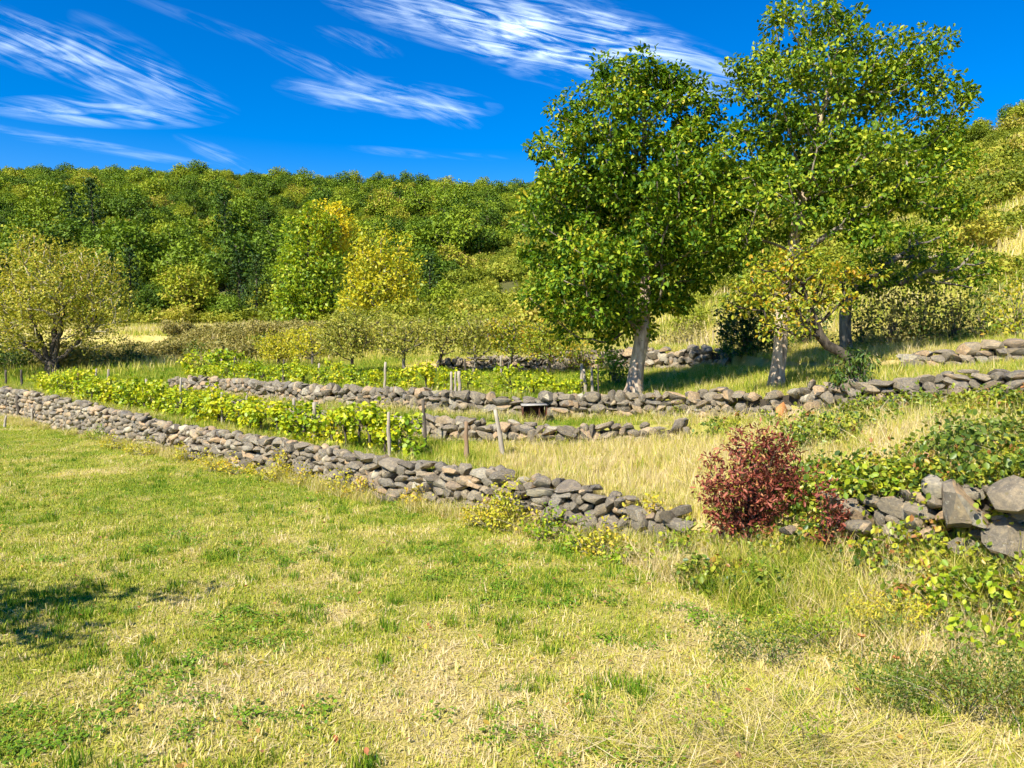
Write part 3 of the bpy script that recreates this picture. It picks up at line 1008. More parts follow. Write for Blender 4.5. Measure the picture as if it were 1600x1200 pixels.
POSTS = [
    ('pale leaning stake standing alone in the dry grass, right of the vines', 789, 644, 716, M_POST, -11, 1.15),
    ('reddish brown stake just left of the pale leaning one', 730, 664, 722, M_POSTRED, -1, 1.1),
    ('grey stake at the right end of the lower vines', 665, 636, 694, M_POSTDARK, -3, .9),
    ('tall pale stake in front of the last lower vine', 608, 656, 717, M_POST, 0, .9),
    ('thin bent pale stake close behind the tall pale one', 624, 662, 706, M_POST, 4, .75),
    ('square-topped pale stake in the middle of the lower vines', 492, 640, 690, M_POST, 0, 1.35),
    ('dark thin stake midway along the lower vines', 561, 646, 690, M_POSTDARK, 0, .8),
    ('short pale stake at the back of the lower vines', 460, 634, 664, M_POST, 0, 1.1),
    ('dark stake beside a gap in the lower vines', 399, 630, 664, M_POSTDARK, -2, .8),
    ('short grey stake left of the gap in the lower vines', 386, 624, 648, M_POST, 0, .9),
    ('thin pale stake in the left half of the lower vines', 347, 624, 664, M_POST, 0, .75),
    ('curved pale stake rising above the left half of the lower vines', 281, 602, 648, M_POST, 2, .9),
    ('stout grey stake left of the curved pale one', 235, 603, 640, M_POST, -4, 1.1),
    ('pale stout stake in the far lower vines', 170, 588, 622, M_POST, 0, 1.25),
    ('thin leaning stake in the far lower vines', 148, 587, 622, M_POST, 3, .8),
    ('slim brown stake in the far lower vines', 123, 594, 624, M_POSTRED, 0, .8),
    ('dark stake at the far left end of the lower vines', 84, 588, 615, M_POSTDARK, 0, 1.1),
    ('thick dark post at the left edge in front of the lawn wall', 15, 614, 655, M_POSTDARK, 0, 1.9),
    ('grey slanting post second from the left edge before the lawn wall', 30, 623, 659, M_POSTDARK, -3, 1.5),
    ('dark post third from the left edge before the lawn wall', 38, 631, 656, M_POSTDARK, 0, 1.5),
    ('stubby grey post right of the three dark ones before the lawn wall', 51, 644, 664, M_POST, 0, 1.2),
    ('short stub of a post lowest at the left edge of the lawn', 8, 654, 668, M_POST, 2, 1.1),
    ('dark post under the left edge of the spreading tree', 9, 583, 606, M_POSTDARK, 0, 1.2),
    ('dark post under the spreading tree, left of its trunk', 34, 583, 608, M_POSTDARK, 0, 1.2),
    ('leftmost of the three pale stakes together on the upper vines', 706, 586, 617, M_POST, 1, .9),
    ('middle of the three pale stakes together on the upper vines', 712, 586, 618, M_POST, 0, .75),
    ('rightmost of the three pale stakes together on the upper vines', 718, 585, 619, M_POST, 0, 1.1),
    ('tallest of the three stakes left of the large tree trunk', 911, 574, 621, M_POST, -1, 1.1),
    ('middle stake of the three left of the large tree trunk', 917, 582, 622, M_POST, -2, 1.0),
    ('nearest stake to the large tree trunk', 926, 580, 623, M_POST, -1, .9),
    ('pale slanting stake in the middle of the upper vines', 600, 577, 612, M_POST, 3, .9),
    ('grey stake among the upper vines left of the slanting one', 497, 573, 600, M_POST, 2, 1.0),
    ('thin grey stake in the upper vines, third from the left', 466, 575, 602, M_POST, 0, .8),
    ('dark stake in the upper vines with a board above it', 443, 567, 603, M_POSTDARK, 1, 1.0),
    ('slim pale stake among the yellow vines on the upper left', 390, 566, 594, M_POST, 0, .8),
    ('dark slanting stake among the yellow vines on the upper left', 365, 564, 592, M_POSTDARK, 2, 1.0),
    ('pale slanting stake leftmost on the upper terrace', 344, 566, 590, M_POST, 3, .9),
    ('pale post in front of the distant rubble wall', 783, 561, 590, M_POST, 0, 1.1),
    ('dark post in front of the distant rubble wall', 727, 566, 590, M_POSTDARK, 0, 1.0),
    ('thin pale stick on the upper terrace wall above the rusty box', 935, 575, 632, M_POSTDARK, 0, .4),
]
for i, (lb, px, tp, bt, m, ln, th) in enumerate(POSTS):
    post(lb, px, tp, bt, m, ln, th, i=i)


# ------------------------------------------------------------------ rusty box on the middle terrace
def box_verts(x0, x1, y0, y1, z0, z1):
    V = np.array([(x, y, z) for z in (z0, z1) for y in (y0, y1) for x in (x0, x1)], float)
    Q = [(0, 2, 3, 1), (4, 5, 7, 6), (0, 1, 5, 4), (2, 6, 7, 3), (0, 4, 6, 2), (1, 3, 7, 5)]
    return V, Q


def panel(name, parent, x0, x1, y0, y1, z0, z1, mat, rot=(0, 0, 0)):
    V, Q = box_verts(x0, x1, y0, y1, z0, z1)
    s = Soup(); s.add(V, Q)
    return link(name, s.mesh(name, mat, False), parent, rot=rot)


bp_ = at(835, 657, 19.2)
bz = hz1(bp_.x, 19.2) + .03
rb = empty('rusty_box', (bp_.x, 19.2, bz), .05, 1.0)
tag(rb, 'rusty open-fronted box with a grey lid on the middle grass terrace', 'box')
panel('side_panel', rb, -.29, -.265, -.2, .2, 0, .36, M_RUST, (0, -.09, 0))
panel('side_panel', rb, .265, .29, -.2, .2, 0, .36, M_RUST, (0, .05, 0))
panel('back_panel', rb, -.262, .262, .175, .198, 0, .36, M_RUST)
panel('floor_panel', rb, -.262, .262, -.19, .172, .005, .03, M_RUST)
panel('divider', rb, .10, .12, -.17, .17, .033, .358, M_RUST)
panel('front_lip', rb, -.262, .262, -.215, -.194, 0, .05, M_RUST)
panel('lid', rb, -.33, .31, -.22, .22, .372, .392, M_LIDGREY, (.03, -.02, 0))

# orange tile shards in the grass
for lb, px, py, Y, w_, h_, tilt in (('upright broken orange tile leaning in the grass below the overgrown wall', 1222, 648, 16.8, .34, .36, 1.15),
                                    ('small flat orange tile on top of the overgrown wall', 1270, 606, 18.2, .45, .3, .15)):
    p = at(px, py, Y)
    s = Soup()
    out = np.array([(-.5, 0), (.42, -.02), (.5, .5), (.38, 1.0), (.05, .82), (-.3, .6)]) * np.array([w_, h_])
    n = len(out)
    V = np.concatenate([np.c_[out, np.zeros(n)], np.c_[out, np.full(n, .025)]])
    Q = [(i, (i + 1) % n, n + (i + 1) % n, n + i) for i in range(n)]
    T = [(0, i + 1, i) for i in range(1, n - 1)] + [(n, n + i, n + i + 1) for i in range(1, n - 1)]
    s.add(V, Q, T)
    o = link('roof_tile', s.mesh('roof_tile', M_TERRA, False), None, (p.x, Y, hz1(p.x, Y) + .03), (tilt, 0, .3))
    tag(o, lb, 'tile')


# ------------------------------------------------------------------ the two large trees and their neighbours
def tree_base(px, Y):
    x = at(px, 600, Y).x
    return Vector((x, Y, hz1(x, Y)))


b = tree_base(988, 20.35)
k = 20.35 / FPX
LOB1 = [(985, 128, 48, 52), (1030, 150, 40, 40), (905, 190, 48, 46, -.3), (890, 250, 55, 55), (955, 225, 80, 85, -.5), (1060, 190, 55, 80), (1106, 212, 36, 66, .4), (870, 330, 58, 75, -.6), (960, 330, 100, 95, .8),
        (1060, 315, 85, 105, -.7), (1115, 335, 40, 80), (865, 420, 48, 70), (930, 430, 78, 75, -.9), (1010, 420, 90, 75, .5), (1085, 400, 62, 58, -.2), (895, 490, 38, 42, .2), (950, 500, 40, 45, .4), (1015, 485, 45, 40, .5)]
build_tree('broadleaf_tree', 'dense dark green tree with pale trunk, nearest the rusty box', 'tree', b,
           [(0, 0, 0), (.06, 0, .7), (.22, .02, 1.6), (.3, .1, 3.0), (.25, .1, 5.0), (.15, 0, 7.6), (.1, 0, 8.6)],
           px_lobes(LOB1, 20.35, b, .95), .53, 150, .135, .36, M_OAK, M_BARK_PALE, .19, seed=3, skip=.22, flare=1.6, aspect=.58, shoots=60, twigm=M_BARK_GREY, rtip=.005)
b = tree_base(1213, 18.6)
LOB2 = [(1232, 62, 42, 50), (1290, 45, 55, 38), (1340, 70, 55, 42, .4), (1410, 80, 48, 42), (1445, 120, 42, 40, -.3), (1470, 160, 34, 32), (1195, 120, 40, 55), (1250, 140, 75, 70, -.6), (1330, 150, 80, 65, .5), (1400, 160, 55, 48),
        (1190, 210, 42, 60, .3), (1250, 235, 85, 70, .6), (1330, 240, 60, 55, -.8), (1430, 210, 40, 28), (1215, 310, 75, 65, -.5), (1300, 310, 85, 55, -.3), (1178, 310, 36, 56), (1385, 300, 70, 42, -.6), (1455, 290, 48, 48, -.4),
        (1488, 250, 28, 34, -.2), (1490, 330, 30, 26), (1215, 378, 36, 22, .5), (1170, 385, 26, 24), (1345, 372, 34, 16, -.9)]
build_tree('broadleaf_tree', 'taller green tree with straight pale trunk, highest in the picture', 'tree', b,
           [(0, 0, 0), (.10, 0, .9), (.2, .05, 2.0), (.4, .1, 3.6), (.8, .1, 5.6), (1.3, 0, 8.0)],
           px_lobes(LOB2, 18.6, b, .95), .50, 118, .125, .33, M_OAK2, M_BARK_PALE, .165, seed=5, skip=.32, flare=1.5, aspect=.58, shoots=75, twigm=M_BARK_GREY, rtip=.005)
b = tree_base(1322, 23.0)
LOB3 = [(1400, 425, 55, 32), (1455, 420, 50, 36, -.3), (1510, 425, 32, 30), (1350, 430, 36, 24), (1440, 380, 45, 25), (1380, 440, 40, 22, -.5)]
build_tree('broadleaf_tree', 'spreading dark leaved tree with grey trunk behind the leaning one', 'tree', b,
           [(0, 0, 0), (-.08, 0, .6), (-.1, 0, 1.4), (.5, -.1, 2.2), (1.6, -.2, 3.0), (2.2, -.2, 3.4)],
           px_lobes(LOB3, 23.0, b, .9), .62, 90, .125, .36, M_OAK2, M_BARK_GREY, .17, seed=8, skip=.4, flare=1.2, shoots=20)
b = tree_base(1352, 17.0)
LOB4 = [(1190, 455, 34, 24), (1245, 430, 40, 22), (1300, 428, 38, 18, .3), (1225, 480, 40, 22, -.2), (1285, 470, 40, 20), (1225, 510, 30, 12, -.2), (1340, 430, 25, 16), (1170, 470, 22, 20, .2), (1245, 400, 22, 12), (1200, 415, 22, 14)]
build_tree('leaning_tree', 'small leaning tree with dark crooked trunk and yellowing leaves', 'tree', b,
           [(0, 0, 0), (-.28, 0, .38), (-.62, .05, .66), (-1.0, .1, .86), (-1.12, .1, 1.2), (-1.3, .05, 1.7), (-1.55, 0, 2.3)],
           px_lobes(LOB4, 17.0, b, 1.0), .30, 42, .105, .26, M_YELLOWING, M_BARK_DARK, .11, seed=9, skip=.45, flare=1.15, twigm=M_BARK_DARK, sides=8, shoots=30)


# ------------------------------------------------------------------ spreading tree at the left, poplars, orchard
b = tree_base(82, 42.0)
root = empty('spreading_tree', b)
tag(root, 'wide yellow-olive tree with many dark forked stems at the left edge', 'tree')
r = np.random.default_rng(21)
lobes = px_lobes([(55, 405, 48, 42), (100, 415, 42, 36, 1), (20, 440, 55, 50), (-30, 460, 50, 50), (80, 455, 60, 50, -1), (150, 430, 42, 40), (175, 475, 34, 42), (120, 485, 55, 42, .8), (30, 500, 60, 40, -.8), (150, 515, 40, 28), (-40, 510, 40, 40),
                  (60, 530, 50, 22, .5)], 42.0, b, 1.0)
tips = sample_lobes(lobes, .62, r, .45)
trunk = Soup(); limbs = Soup()
fork = np.array([0, 0, .55])
V, Q, T = tube([(0, 0, -.3), (0, 0, .1), (.02, 0, .35), (0, 0, .75)], [.55, .42, .38, .30], 10); trunk.add(V, Q, T)
stems = [(-2.6, .2, 3.0), (-1.1, -.5, 4.4), (.2, .4, 4.8), (1.0, -.3, 4.2), (2.4, .2, 3.2), (-.2, .8, 3.6)]
near = np.array([[np.linalg.norm((np.array(s_) - t_) * np.array([1.3, .7, .5])) for s_ in stems] for t_ in tips]).argmin(1)
for i, s_ in enumerate(stems):
    s_ = np.array(s_)
    tt = np.linspace(0, 1, 12)[:, None]
    pts = fork + (s_ - fork) * tt + np.array([0, 0, 1]) * np.sin(tt * math.pi) * -.25 + r.normal(size=(12, 3)) * .05
    pts[0] = fork - np.array([0, 0, .2])
    mine = tips[near == i]
    if len(mine) == 0: continue
    sp, rad = grow_branches(pts, mine, r, .13, .006, skip=.25, wob=.3, expo=.5)
    rad = np.maximum(rad, np.linspace(.17, .03, len(rad)))
    V, Q, T = tube(pts, rad, 7); trunk.add(V, Q, T)
    for Vv in sp.V: pass
    base_n = limbs.n
    off = 0
    limbs.V += sp.V; limbs.Q += [q + base_n for q in sp.Q]; limbs.T += [q + base_n for q in sp.T]; limbs.n += sp.n
link('trunk', trunk.mesh('spreading_trunk', M_BARK_DARK), root)
link('branches', limbs.mesh('spreading_branches', M_TWIG), root)
cnt = np.maximum(4, r.normal(62, 14, len(tips))).astype(int)
V, F = leaf_cloud(tips, .58 * r.uniform(.7, 1.3, len(tips)), cnt, .15, r, hi=False, aspect=.6, crown_c=tips.mean(0))
link('crown', mesh_from('spreading_crown', V, F, M_OLIVE), root)


def px_tree(name, label, cat, px, Y, lob, mat, bark=M_BARK_GREY, spacing=.9, n=38, size=.34, clump=.75, rb=.2, seed=1, depth=1.0, group=None, skip=.3, tall=None, shell=.5, bend=0.0, rtip=.012):
    b = tree_base(px, Y)
    lobes = px_lobes(lob, Y, b, depth)
    topz = max(l[2] + l[5] * .5 for l in lobes) if tall is None else tall
    cx = np.mean([l[0] for l in lobes])
    tp = [(0, 0, 0), (bend, 0, topz * .18), (cx * .35 + bend * .6, 0, topz * .45), (cx * .8, 0, topz * .75), (cx, 0, topz)]
    return build_tree(name, label, cat, b, tp, lobes, spacing, n, size, clump, mat, bark, rb, seed=seed, hi=False, group=group, skip=skip, sides=7, flare=1.2, shell=shell, rtip=rtip)


px_tree('golden_tree', 'tree with golden yellow top rising behind the tall bright green tree', 'tree', 522, 89, [(516, 338, 24, 24), (498, 350, 18, 24), (535, 358, 15, 30), (518, 372, 26, 24), (532, 392, 14, 22), (510, 395, 20, 20)], M_GOLD, M_BARK_GREY, 1.0, 56, .44, .95, .2, 31)
px_tree('tall_tree', 'tall bright green tree in front of the wooded hill', 'tree', 485, 86, [(490, 345, 18, 26), (470, 370, 20, 36), (508, 372, 22, 38), (488, 410, 36, 36), (455, 425, 18, 36), (522, 425, 18, 38), (480, 445, 44, 40), (445, 460, 16, 30), (515, 465, 28, 36), (485, 485, 42, 24), (455, 490, 20, 20)], M_BRIGHT, M_BARK_DARK, .95, 60, .42, .85, .28, 32, skip=.12)
px_tree('poplar_tree', 'yellow-green tree with uneven golden top right of the tall green one', 'tree', 592, 72, [(606, 382, 12, 24), (573, 396, 11, 24), (590, 412, 20, 28), (628, 402, 12, 28), (556, 432, 14, 34), (645, 434, 12, 34), (600, 440, 38, 36), (570, 465, 32, 28), (630, 466, 28, 30), (548, 480, 14, 20), (600, 490, 44, 18)], M_YGREEN, M_BARK_GREY, .80, 54, .36, .75, .2, 33, skip=.12)

ORCHARD = [
    ('small orchard tree with black forked trunk below the yellow-green tree', 552, 31.5, [(545, 505, 34, 24), (520, 525, 26, 22), (575, 520, 28, 24), (550, 535, 40, 20), (600, 500, 22, 18)], M_ORCHARD, M_BARK_DARK, -.02),
    ('thin grey-stemmed orchard tree bending left, right of the black-trunked one', 640, 31.0, [(620, 520, 30, 20), (660, 515, 30, 22), (640, 535, 38, 16), (610, 540, 20, 16)], M_ORCHARD, M_BARK_GREY, -.12),
    ('twiggy orchard tree with two low dark stems before the rubble wall', 678, 30.5, [(690, 525, 26, 20), (715, 520, 26, 20), (700, 540, 30, 14)], M_ORCHARD, M_BARK_DARK, .08),
    ('leaning orchard tree with bare crooked branches, left of the pale post', 735, 30.0, [(735, 515, 30, 20), (765, 525, 26, 20), (745, 540, 30, 14)], M_ORCHARD, M_BARK_GREY, .1),
    ('yellow leaved orchard tree just right of the pale post', 800, 29.5, [(795, 515, 30, 22), (820, 530, 26, 20), (790, 540, 24, 14)], M_YELLOWING, M_BARK_GREY, -.05),
    ('yellow leaved orchard tree with forked trunk, nearest the large dark tree', 852, 28.5, [(850, 520, 32, 24), (880, 530, 28, 24), (830, 540, 24, 16), (862, 548, 30, 12)], M_YELLOWING, M_BARK_DARK, .06),
    ('low pale green orchard tree at the left end of the row', 432, 40.0, [(425, 535, 24, 14), (455, 530, 24, 16), (440, 548, 34, 12)], M_YGREEN, M_BARK_DARK, .05),
    ('round pale green orchard tree second from the left end', 488, 38.0, [(485, 528, 24, 18), (505, 540, 22, 14), (470, 545, 20, 12)], M_YGREEN, M_BARK_GREY, .0),
]
for i, (lb, px, Y, lob, mat, bk, bend) in enumerate(ORCHARD):
    px_tree('orchard_tree', lb, 'tree', px, Y, lob, mat, bk, .28, 42, .115, .30, .065, 50 + i, group='orchard trees in a row', skip=.3, bend=bend * 2, shell=.35, rtip=.006)

# a tree beyond the left edge of the picture throws its shadow on the lawn
b = Vector((-9.6, 4.4, hz1(-9.6, 4.4)))
build_tree('shade_tree', 'tree beyond the left edge whose shadow falls on the lawn', 'tree', b, [(0, 0, 0), (.1, 0, 1.2), (.2, .1, 3.0), (.2, .2, 5.0)],
           [(-.4, -.2, 4.6, 1.5, 1.4, 1.2), (1.5, 1.0, 4.2, 1.0, .7, .4), (-.8, -.6, 5.4, 1.3, 1.3, 1.0), (2.7, 1.25, 4.4, .9, .22, .2), (1.7, .4, 3.9, .9, .3, .25), (2.1, .1, 4.1, 1.1, .4, .3), (1.2, .6, 4.5, 1.1, .7, .5)], .5, 55, .16, .38, M_OAK, M_BARK_GREY, .2, seed=77, skip=.35)


# ------------------------------------------------------------------ grape vines
def vine_pair(seed):
    r = np.random.default_rng(seed)
    tr = Soup()
    a = r.normal(0, .05, 2)
    V, Q, T = tube([(0, 0, -.08), (a[0], a[1], .12), (a[0] * .3, a[1], .26), (0, 0, .36)], [.035, .03, .028, .024], 6); tr.add(V, Q, T)
    tips = []
    for _ in range(13):
        t = np.array([r.uniform(-.5, .5), r.uniform(-.26, .26), r.uniform(.16, .72)])
        if r.uniform() < .25: t[2] = r.uniform(.65, .88)
        tips.append(t)
        mid = np.array([t[0] * .5, t[1] * .5, .36 + (t[2] - .36) * .4 + .05])
        V, Q, T = tube([(0, 0, .34), mid, t], [.012, .008, .004], 3); tr.add(V, Q, T)
    tips = np.array(tips)
    V, F = leaf_cloud(tips, np.full(len(tips), .17) * r.uniform(.7, 1.3, len(tips)), r.integers(20, 30, len(tips)), .10, r, up=.5, hi=True, aspect=.95, droop=.5, fold=.18, crown_c=np.array([0, 0, .3]))
    return tr.mesh('vine_trunk', M_BARK_DARK), mesh_from('vine_leaves', V, F, M_VINE)


VINES = [vine_pair(200 + i) for i in range(7)]


def vine(label, x, y, rz, s, i, group):
    root = empty('grape_vine', (x, y, hz1(x, y)), rz, s)
    root.scale = (s, s, s * random.uniform(.85, 1.15))
    tag(root, label, 'vine', group)
    a, b_ = VINES[i % len(VINES)]
    link('trunk', a, root); link('leaves', b_, root)


def vine_row(x_right, x_left, t, lbl, group, s=1.0, step=.72, la=WALL1, lb=WALL2, off=None, skipf=None, seed=1):
    rr = random.Random(seed)
    xs = np.linspace(x_right, x_left, 900)
    if off is None:
        ys = wall_at(la, xs, 1) * (1 - t) + wall_at(lb, xs, 1) * t
    else:
        ys = wall_at(la, xs, 1) + off
    d = np.concatenate([[0], np.cumsum(np.hypot(np.diff(xs), np.diff(ys)))])
    q, i = 0.0, 0
    while q < d[-1]:
        x, y = float(np.interp(q, d, xs)), float(np.interp(q, d, ys))
        dx, dy = np.interp(q + .1, d, xs) - x, np.interp(q + .1, d, ys) - y
        if not (skipf and skipf(x)):
            vine(lbl % ORD[i], x + rr.uniform(-.1, .1), y + rr.uniform(-.12, .12), math.atan2(dy, dx) + rr.uniform(-.3, .3) + (math.pi if rr.random() < .5 else 0), s * rr.uniform(.85, 1.2), rr.randrange(7), group)
            i += 1
        q += step * rr.uniform(.85, 1.15)


vine_row(-2.35, -20.5, .38, 'yellow-green grape vine, %s from the right end of the row along the lawn wall', 'vines in the front row of the lower terrace', 1.0, .66, seed=2)
vine_row(-9.5, -19.5, .72, 'yellow-green grape vine, %s from the right in the back row of the lower terrace', 'vines in the back row of the lower terrace', .9, .75, seed=3)
vine_row(2.0, -13.4, 0, 'low bright grape vine, %s from the right on the upper terrace', 'vines on the upper terrace', .78, .70, la=WALL3, off=1.25, seed=4)
for i, (px, Y, s) in enumerate(((318, 35.5, 1.35), (345, 35.0, 1.5), (372, 34.5, 1.4), (300, 36, 1.0))):
    x = at(px, 580, Y).x
    vine(['tall golden vine, leftmost but one of the upper left cluster', 'tallest golden vine in the upper left cluster', 'rightmost golden vine of the upper left cluster', 'leftmost low golden vine of the upper left cluster'][i], x, Y, i, s, i, 'golden vines in the upper left cluster')


# ------------------------------------------------------------------ bushes and weeds
def bush(name, label, cat, px, Y, lob, mat, spacing=.3, n=30, size=.1, clump=.26, seed=1, hi=True, stem=M_BARK_GREY, aspect=.5, up=.45, droop=.1, nstem=6, depth=1.0, shell=.35, group=None, base=None, stems=60, stem_r=1.0, shoots=0):
    r = np.random.default_rng(seed)
    b = base or tree_base(px, Y)
    root = empty(name, b)
    tag(root, label, cat, group)
    lobes = px_lobes(lob, Y, b, depth)
    low = min(l[2] - l[5] * .7 for l in lobes)
    if low < 0: lobes = [(l[0], l[1], l[2] - low, *l[3:]) for l in lobes]
    elif low > .25: lobes = lobes + [(lobes[0][0] * .5, lobes[0][1], low * .5, lobes[0][3] * .7, lobes[0][4] * .7, low * .6)]
    tips = sample_lobes(lobes, spacing, r, shell)
    if shoots:
        L = np.array(lobes)[r.integers(0, len(lobes), shoots)]
        d_ = rand_dirs(shoots, r); d_[:, 2] = np.abs(d_[:, 2])
        tips = np.vstack([tips, L[:, :3] + d_ * L[:, 3:6] * r.uniform(1.0, 1.5, shoots)[:, None]])
    tips = tips[tips[:, 2] > .02]
    st = Soup()
    for t in tips[:: max(1, len(tips) // stems)]:
        o = np.array([r.normal(0, .06), r.normal(0, .06), -.05])
        mid = o + (t - o) * .5 + np.array([-(t - o)[0] * .15, -(t - o)[1] * .15, .08 * t[2]])
        V, Q, T = tube([o, mid, t], [.014 * stem_r, .010 * stem_r, .004 * stem_r], 3); st.add(V, Q, T)
    link('stems', st.mesh(name + '_stems', stem), root)
    V, F = leaf_cloud(tips, clump * r.uniform(.7, 1.3, len(tips)), np.maximum(3, r.normal(n, n * .25, len(tips))).astype(int), size, r, hi=hi, aspect=aspect, up=up, droop=droop, crown_c=np.array([0, 0, tips[:, 2].mean() * .6]))
    link('leaves', mesh_from(name + '_leaves', V, F, mat), root)
    return root


bush('red_bush', 'large dark red bush at the end of the lawn wall', 'bush', 1172, 10.3, [(1160, 715, 26, 24), (1205, 735, 32, 36, .2), (1140, 755, 34, 30, -.2), (1118, 772, 20, 26), (1190, 775, 36, 32), (1228, 712, 14, 22), (1150, 805, 34, 26), (1195, 812, 22, 22), (1158, 685, 9, 16), (1222, 688, 8, 14), (1185, 688, 8, 14), (1242, 742, 12, 18), (1112, 738, 9, 16), (1240, 775, 14, 14)], M_RED,
     spacing=.12, n=21, size=.082, clump=.12, shoots=28, stem_r=.5, seed=61, aspect=.36, stem=M_BARK_DARK, droop=.0, up=.3)
bush('red_bush', 'small narrow red bush right of the large one', 'bush', 1292, 9.5, [(1285, 770, 14, 22), (1295, 795, 18, 26), (1300, 830, 18, 22), (1318, 820, 12, 18), (1280, 740, 8, 12)], M_RED, spacing=.13, n=14, size=.075, clump=.10, seed=62, aspect=.4, stem=M_BARK_DARK, stem_r=.4, stems=20, shoots=12)
bush('bright_shrub', 'bright green leafy shrub left of the large tree trunk', 'bush', 962, 24.0, [(955, 565, 22, 18), (970, 580, 24, 14), (945, 582, 14, 12)], M_BRIGHT, .22, 24, .13, .22, 63)
bush('dark_bush', 'round dark green bush between the two large trunks', 'bush', 1165, 25.5, [(1160, 520, 36, 34), (1195, 540, 36, 34), (1150, 550, 30, 30), (1190, 500, 20, 18), (1175, 565, 40, 20)], M_DARKBUSH, .3, 40, .13, .3, 64)
bush('yellow_bush', 'yellowing bush left of the round dark green bush', 'bush', 1128, 26.5, [(1135, 545, 14, 20), (1140, 520, 12, 30)], M_YELLOWING, .26, 18, .12, .24, 65)
bush('hanging_plant', 'dark drooping plant on the wall below the leaning tree', 'plant', 1335, 16.0, [(1335, 600, 28, 16), (1320, 622, 22, 20), (1345, 625, 14, 22)], M_DARKBUSH, .18, 26, .12, .18, 66, aspect=.35, droop=.9)
for i, (px, Y, lob, mt, lb) in enumerate((
        (1395, 22.5, [(1390, 500, 32, 36), (1380, 540, 34, 26), (1410, 530, 30, 30)], M_BROWNBUSH, 'brownish bush in shade right of the grey trunk'),
        (1440, 22.5, [(1440, 490, 32, 36), (1435, 530, 36, 28)], M_BUSH, 'olive bush in shade, second right of the grey trunk'),
        (1490, 22, [(1490, 490, 32, 32), (1485, 525, 34, 26)], M_BROWNBUSH, 'brown twiggy bush in shade above the rough wall'),
        (1535, 21.5, [(1540, 480, 30, 34), (1535, 515, 32, 26)], M_BUSH, 'olive bush right of the brown twiggy one'),
        (1590, 20.5, [(1590, 470, 30, 40), (1580, 505, 32, 30)], M_YELLOWING, 'yellow-green bush at the right edge above the uppermost wall'),
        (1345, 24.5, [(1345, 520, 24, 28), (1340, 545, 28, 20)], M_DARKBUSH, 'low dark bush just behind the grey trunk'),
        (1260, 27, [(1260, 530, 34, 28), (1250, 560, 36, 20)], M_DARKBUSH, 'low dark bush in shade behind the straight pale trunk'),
        (1075, 33, [(1075, 520, 26, 20), (1050, 535, 24, 16)], M_BROWNBUSH, 'dry brown bush above the distant rubble wall'),
        (900, 30, [(905, 545, 24, 22), (925, 555, 22, 20)], M_YELLOWING, 'yellow bush below the dark tree crown, behind the three stakes'),
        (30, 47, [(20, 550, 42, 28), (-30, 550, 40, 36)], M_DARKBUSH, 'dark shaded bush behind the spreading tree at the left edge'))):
    bush('hillside_bush', lb, 'bush', px, Y, lob, mt, .30, 26, .13, .32, 70 + i, hi=False, group='bushes on the upper bank')
for i, px in enumerate((205, 240, 275, 310, 345, 380, 410)):
    Y = 47 + (i * 37 % 5)
    bush('dry_bush', 'brown dry bush, %s from the left in the row below the far field' % ORD[i], 'bush', px, Y, [(px, 556, 22, 16), (px + 14, 562, 18, 12)], M_BROWNBUSH if i % 3 else M_BUSH, .38, 26, .17, .36, 90 + i, hi=False, group='dry bushes below the far field')

WEEDS = [(150, 688, .5, 'narrow green'), (182, 702, .45, 'golden'), (222, 712, .5, 'golden'), (290, 722, .4, 'yellow'), (332, 738, .5, 'leafy yellow'), (366, 742, .45, 'orange tinted'), (425, 752, .6, 'broad yellow'), (452, 748, .6, 'tall yellow'),
         (480, 760, .4, 'orange tinted'), (535, 772, .5, 'golden'), (565, 780, .45, 'small golden'), (655, 795, .4, 'dry yellow'), (765, 826, .5, 'leafy yellow'), (795, 822, .7, 'tall yellow'), (822, 832, .75, 'tall leafy yellow'), (845, 846, .45, 'spreading green'),
         (912, 862, .45, 'broad-leaved green'), (945, 868, .5, 'broad-leaved yellow'), (1038, 832, .55, 'upright yellow-leaved'), (1052, 885, .35, 'low dark green'), (975, 880, .3, 'low green')]
for i, (px, py, hgt, look) in enumerate(WEEDS):
    g = ground_hit(px, py)
    kk = FPX / g.y
    q = at(px, py, g.y)
    hp = hgt * 1.05 * kk
    r0 = random.Random(i)
    lob = [(px + r0.uniform(-.4, .4) * hp, py - hp * .68, hp * .18, hp * .34), (px - hp * r0.uniform(.3, .7), py - hp * .32, hp * .24, hp * r0.uniform(.15, .3)), (px + hp * r0.uniform(.3, .8), py - hp * .3, hp * .26, hp * r0.uniform(.15, .3)), (px, py - hp * .25, hp * .4, hp * .2)]
    mat = {'g': M_BUSH, 'o': M_WEED}.get('x', M_WEED)
    if 'green' in look: mat = M_BRIGHT
    bush('weed_plant', '%s weed at the foot of the lawn wall, %s from the left' % (look, ORD[i]), 'weed', px, g.y, lob, mat, .13, 13, .066, .13, 120 + i, group='weeds along the foot of the lawn wall', aspect=.6, base=g, stems=14, stem_r=.4, stem=M_TWIG, shoots=9)

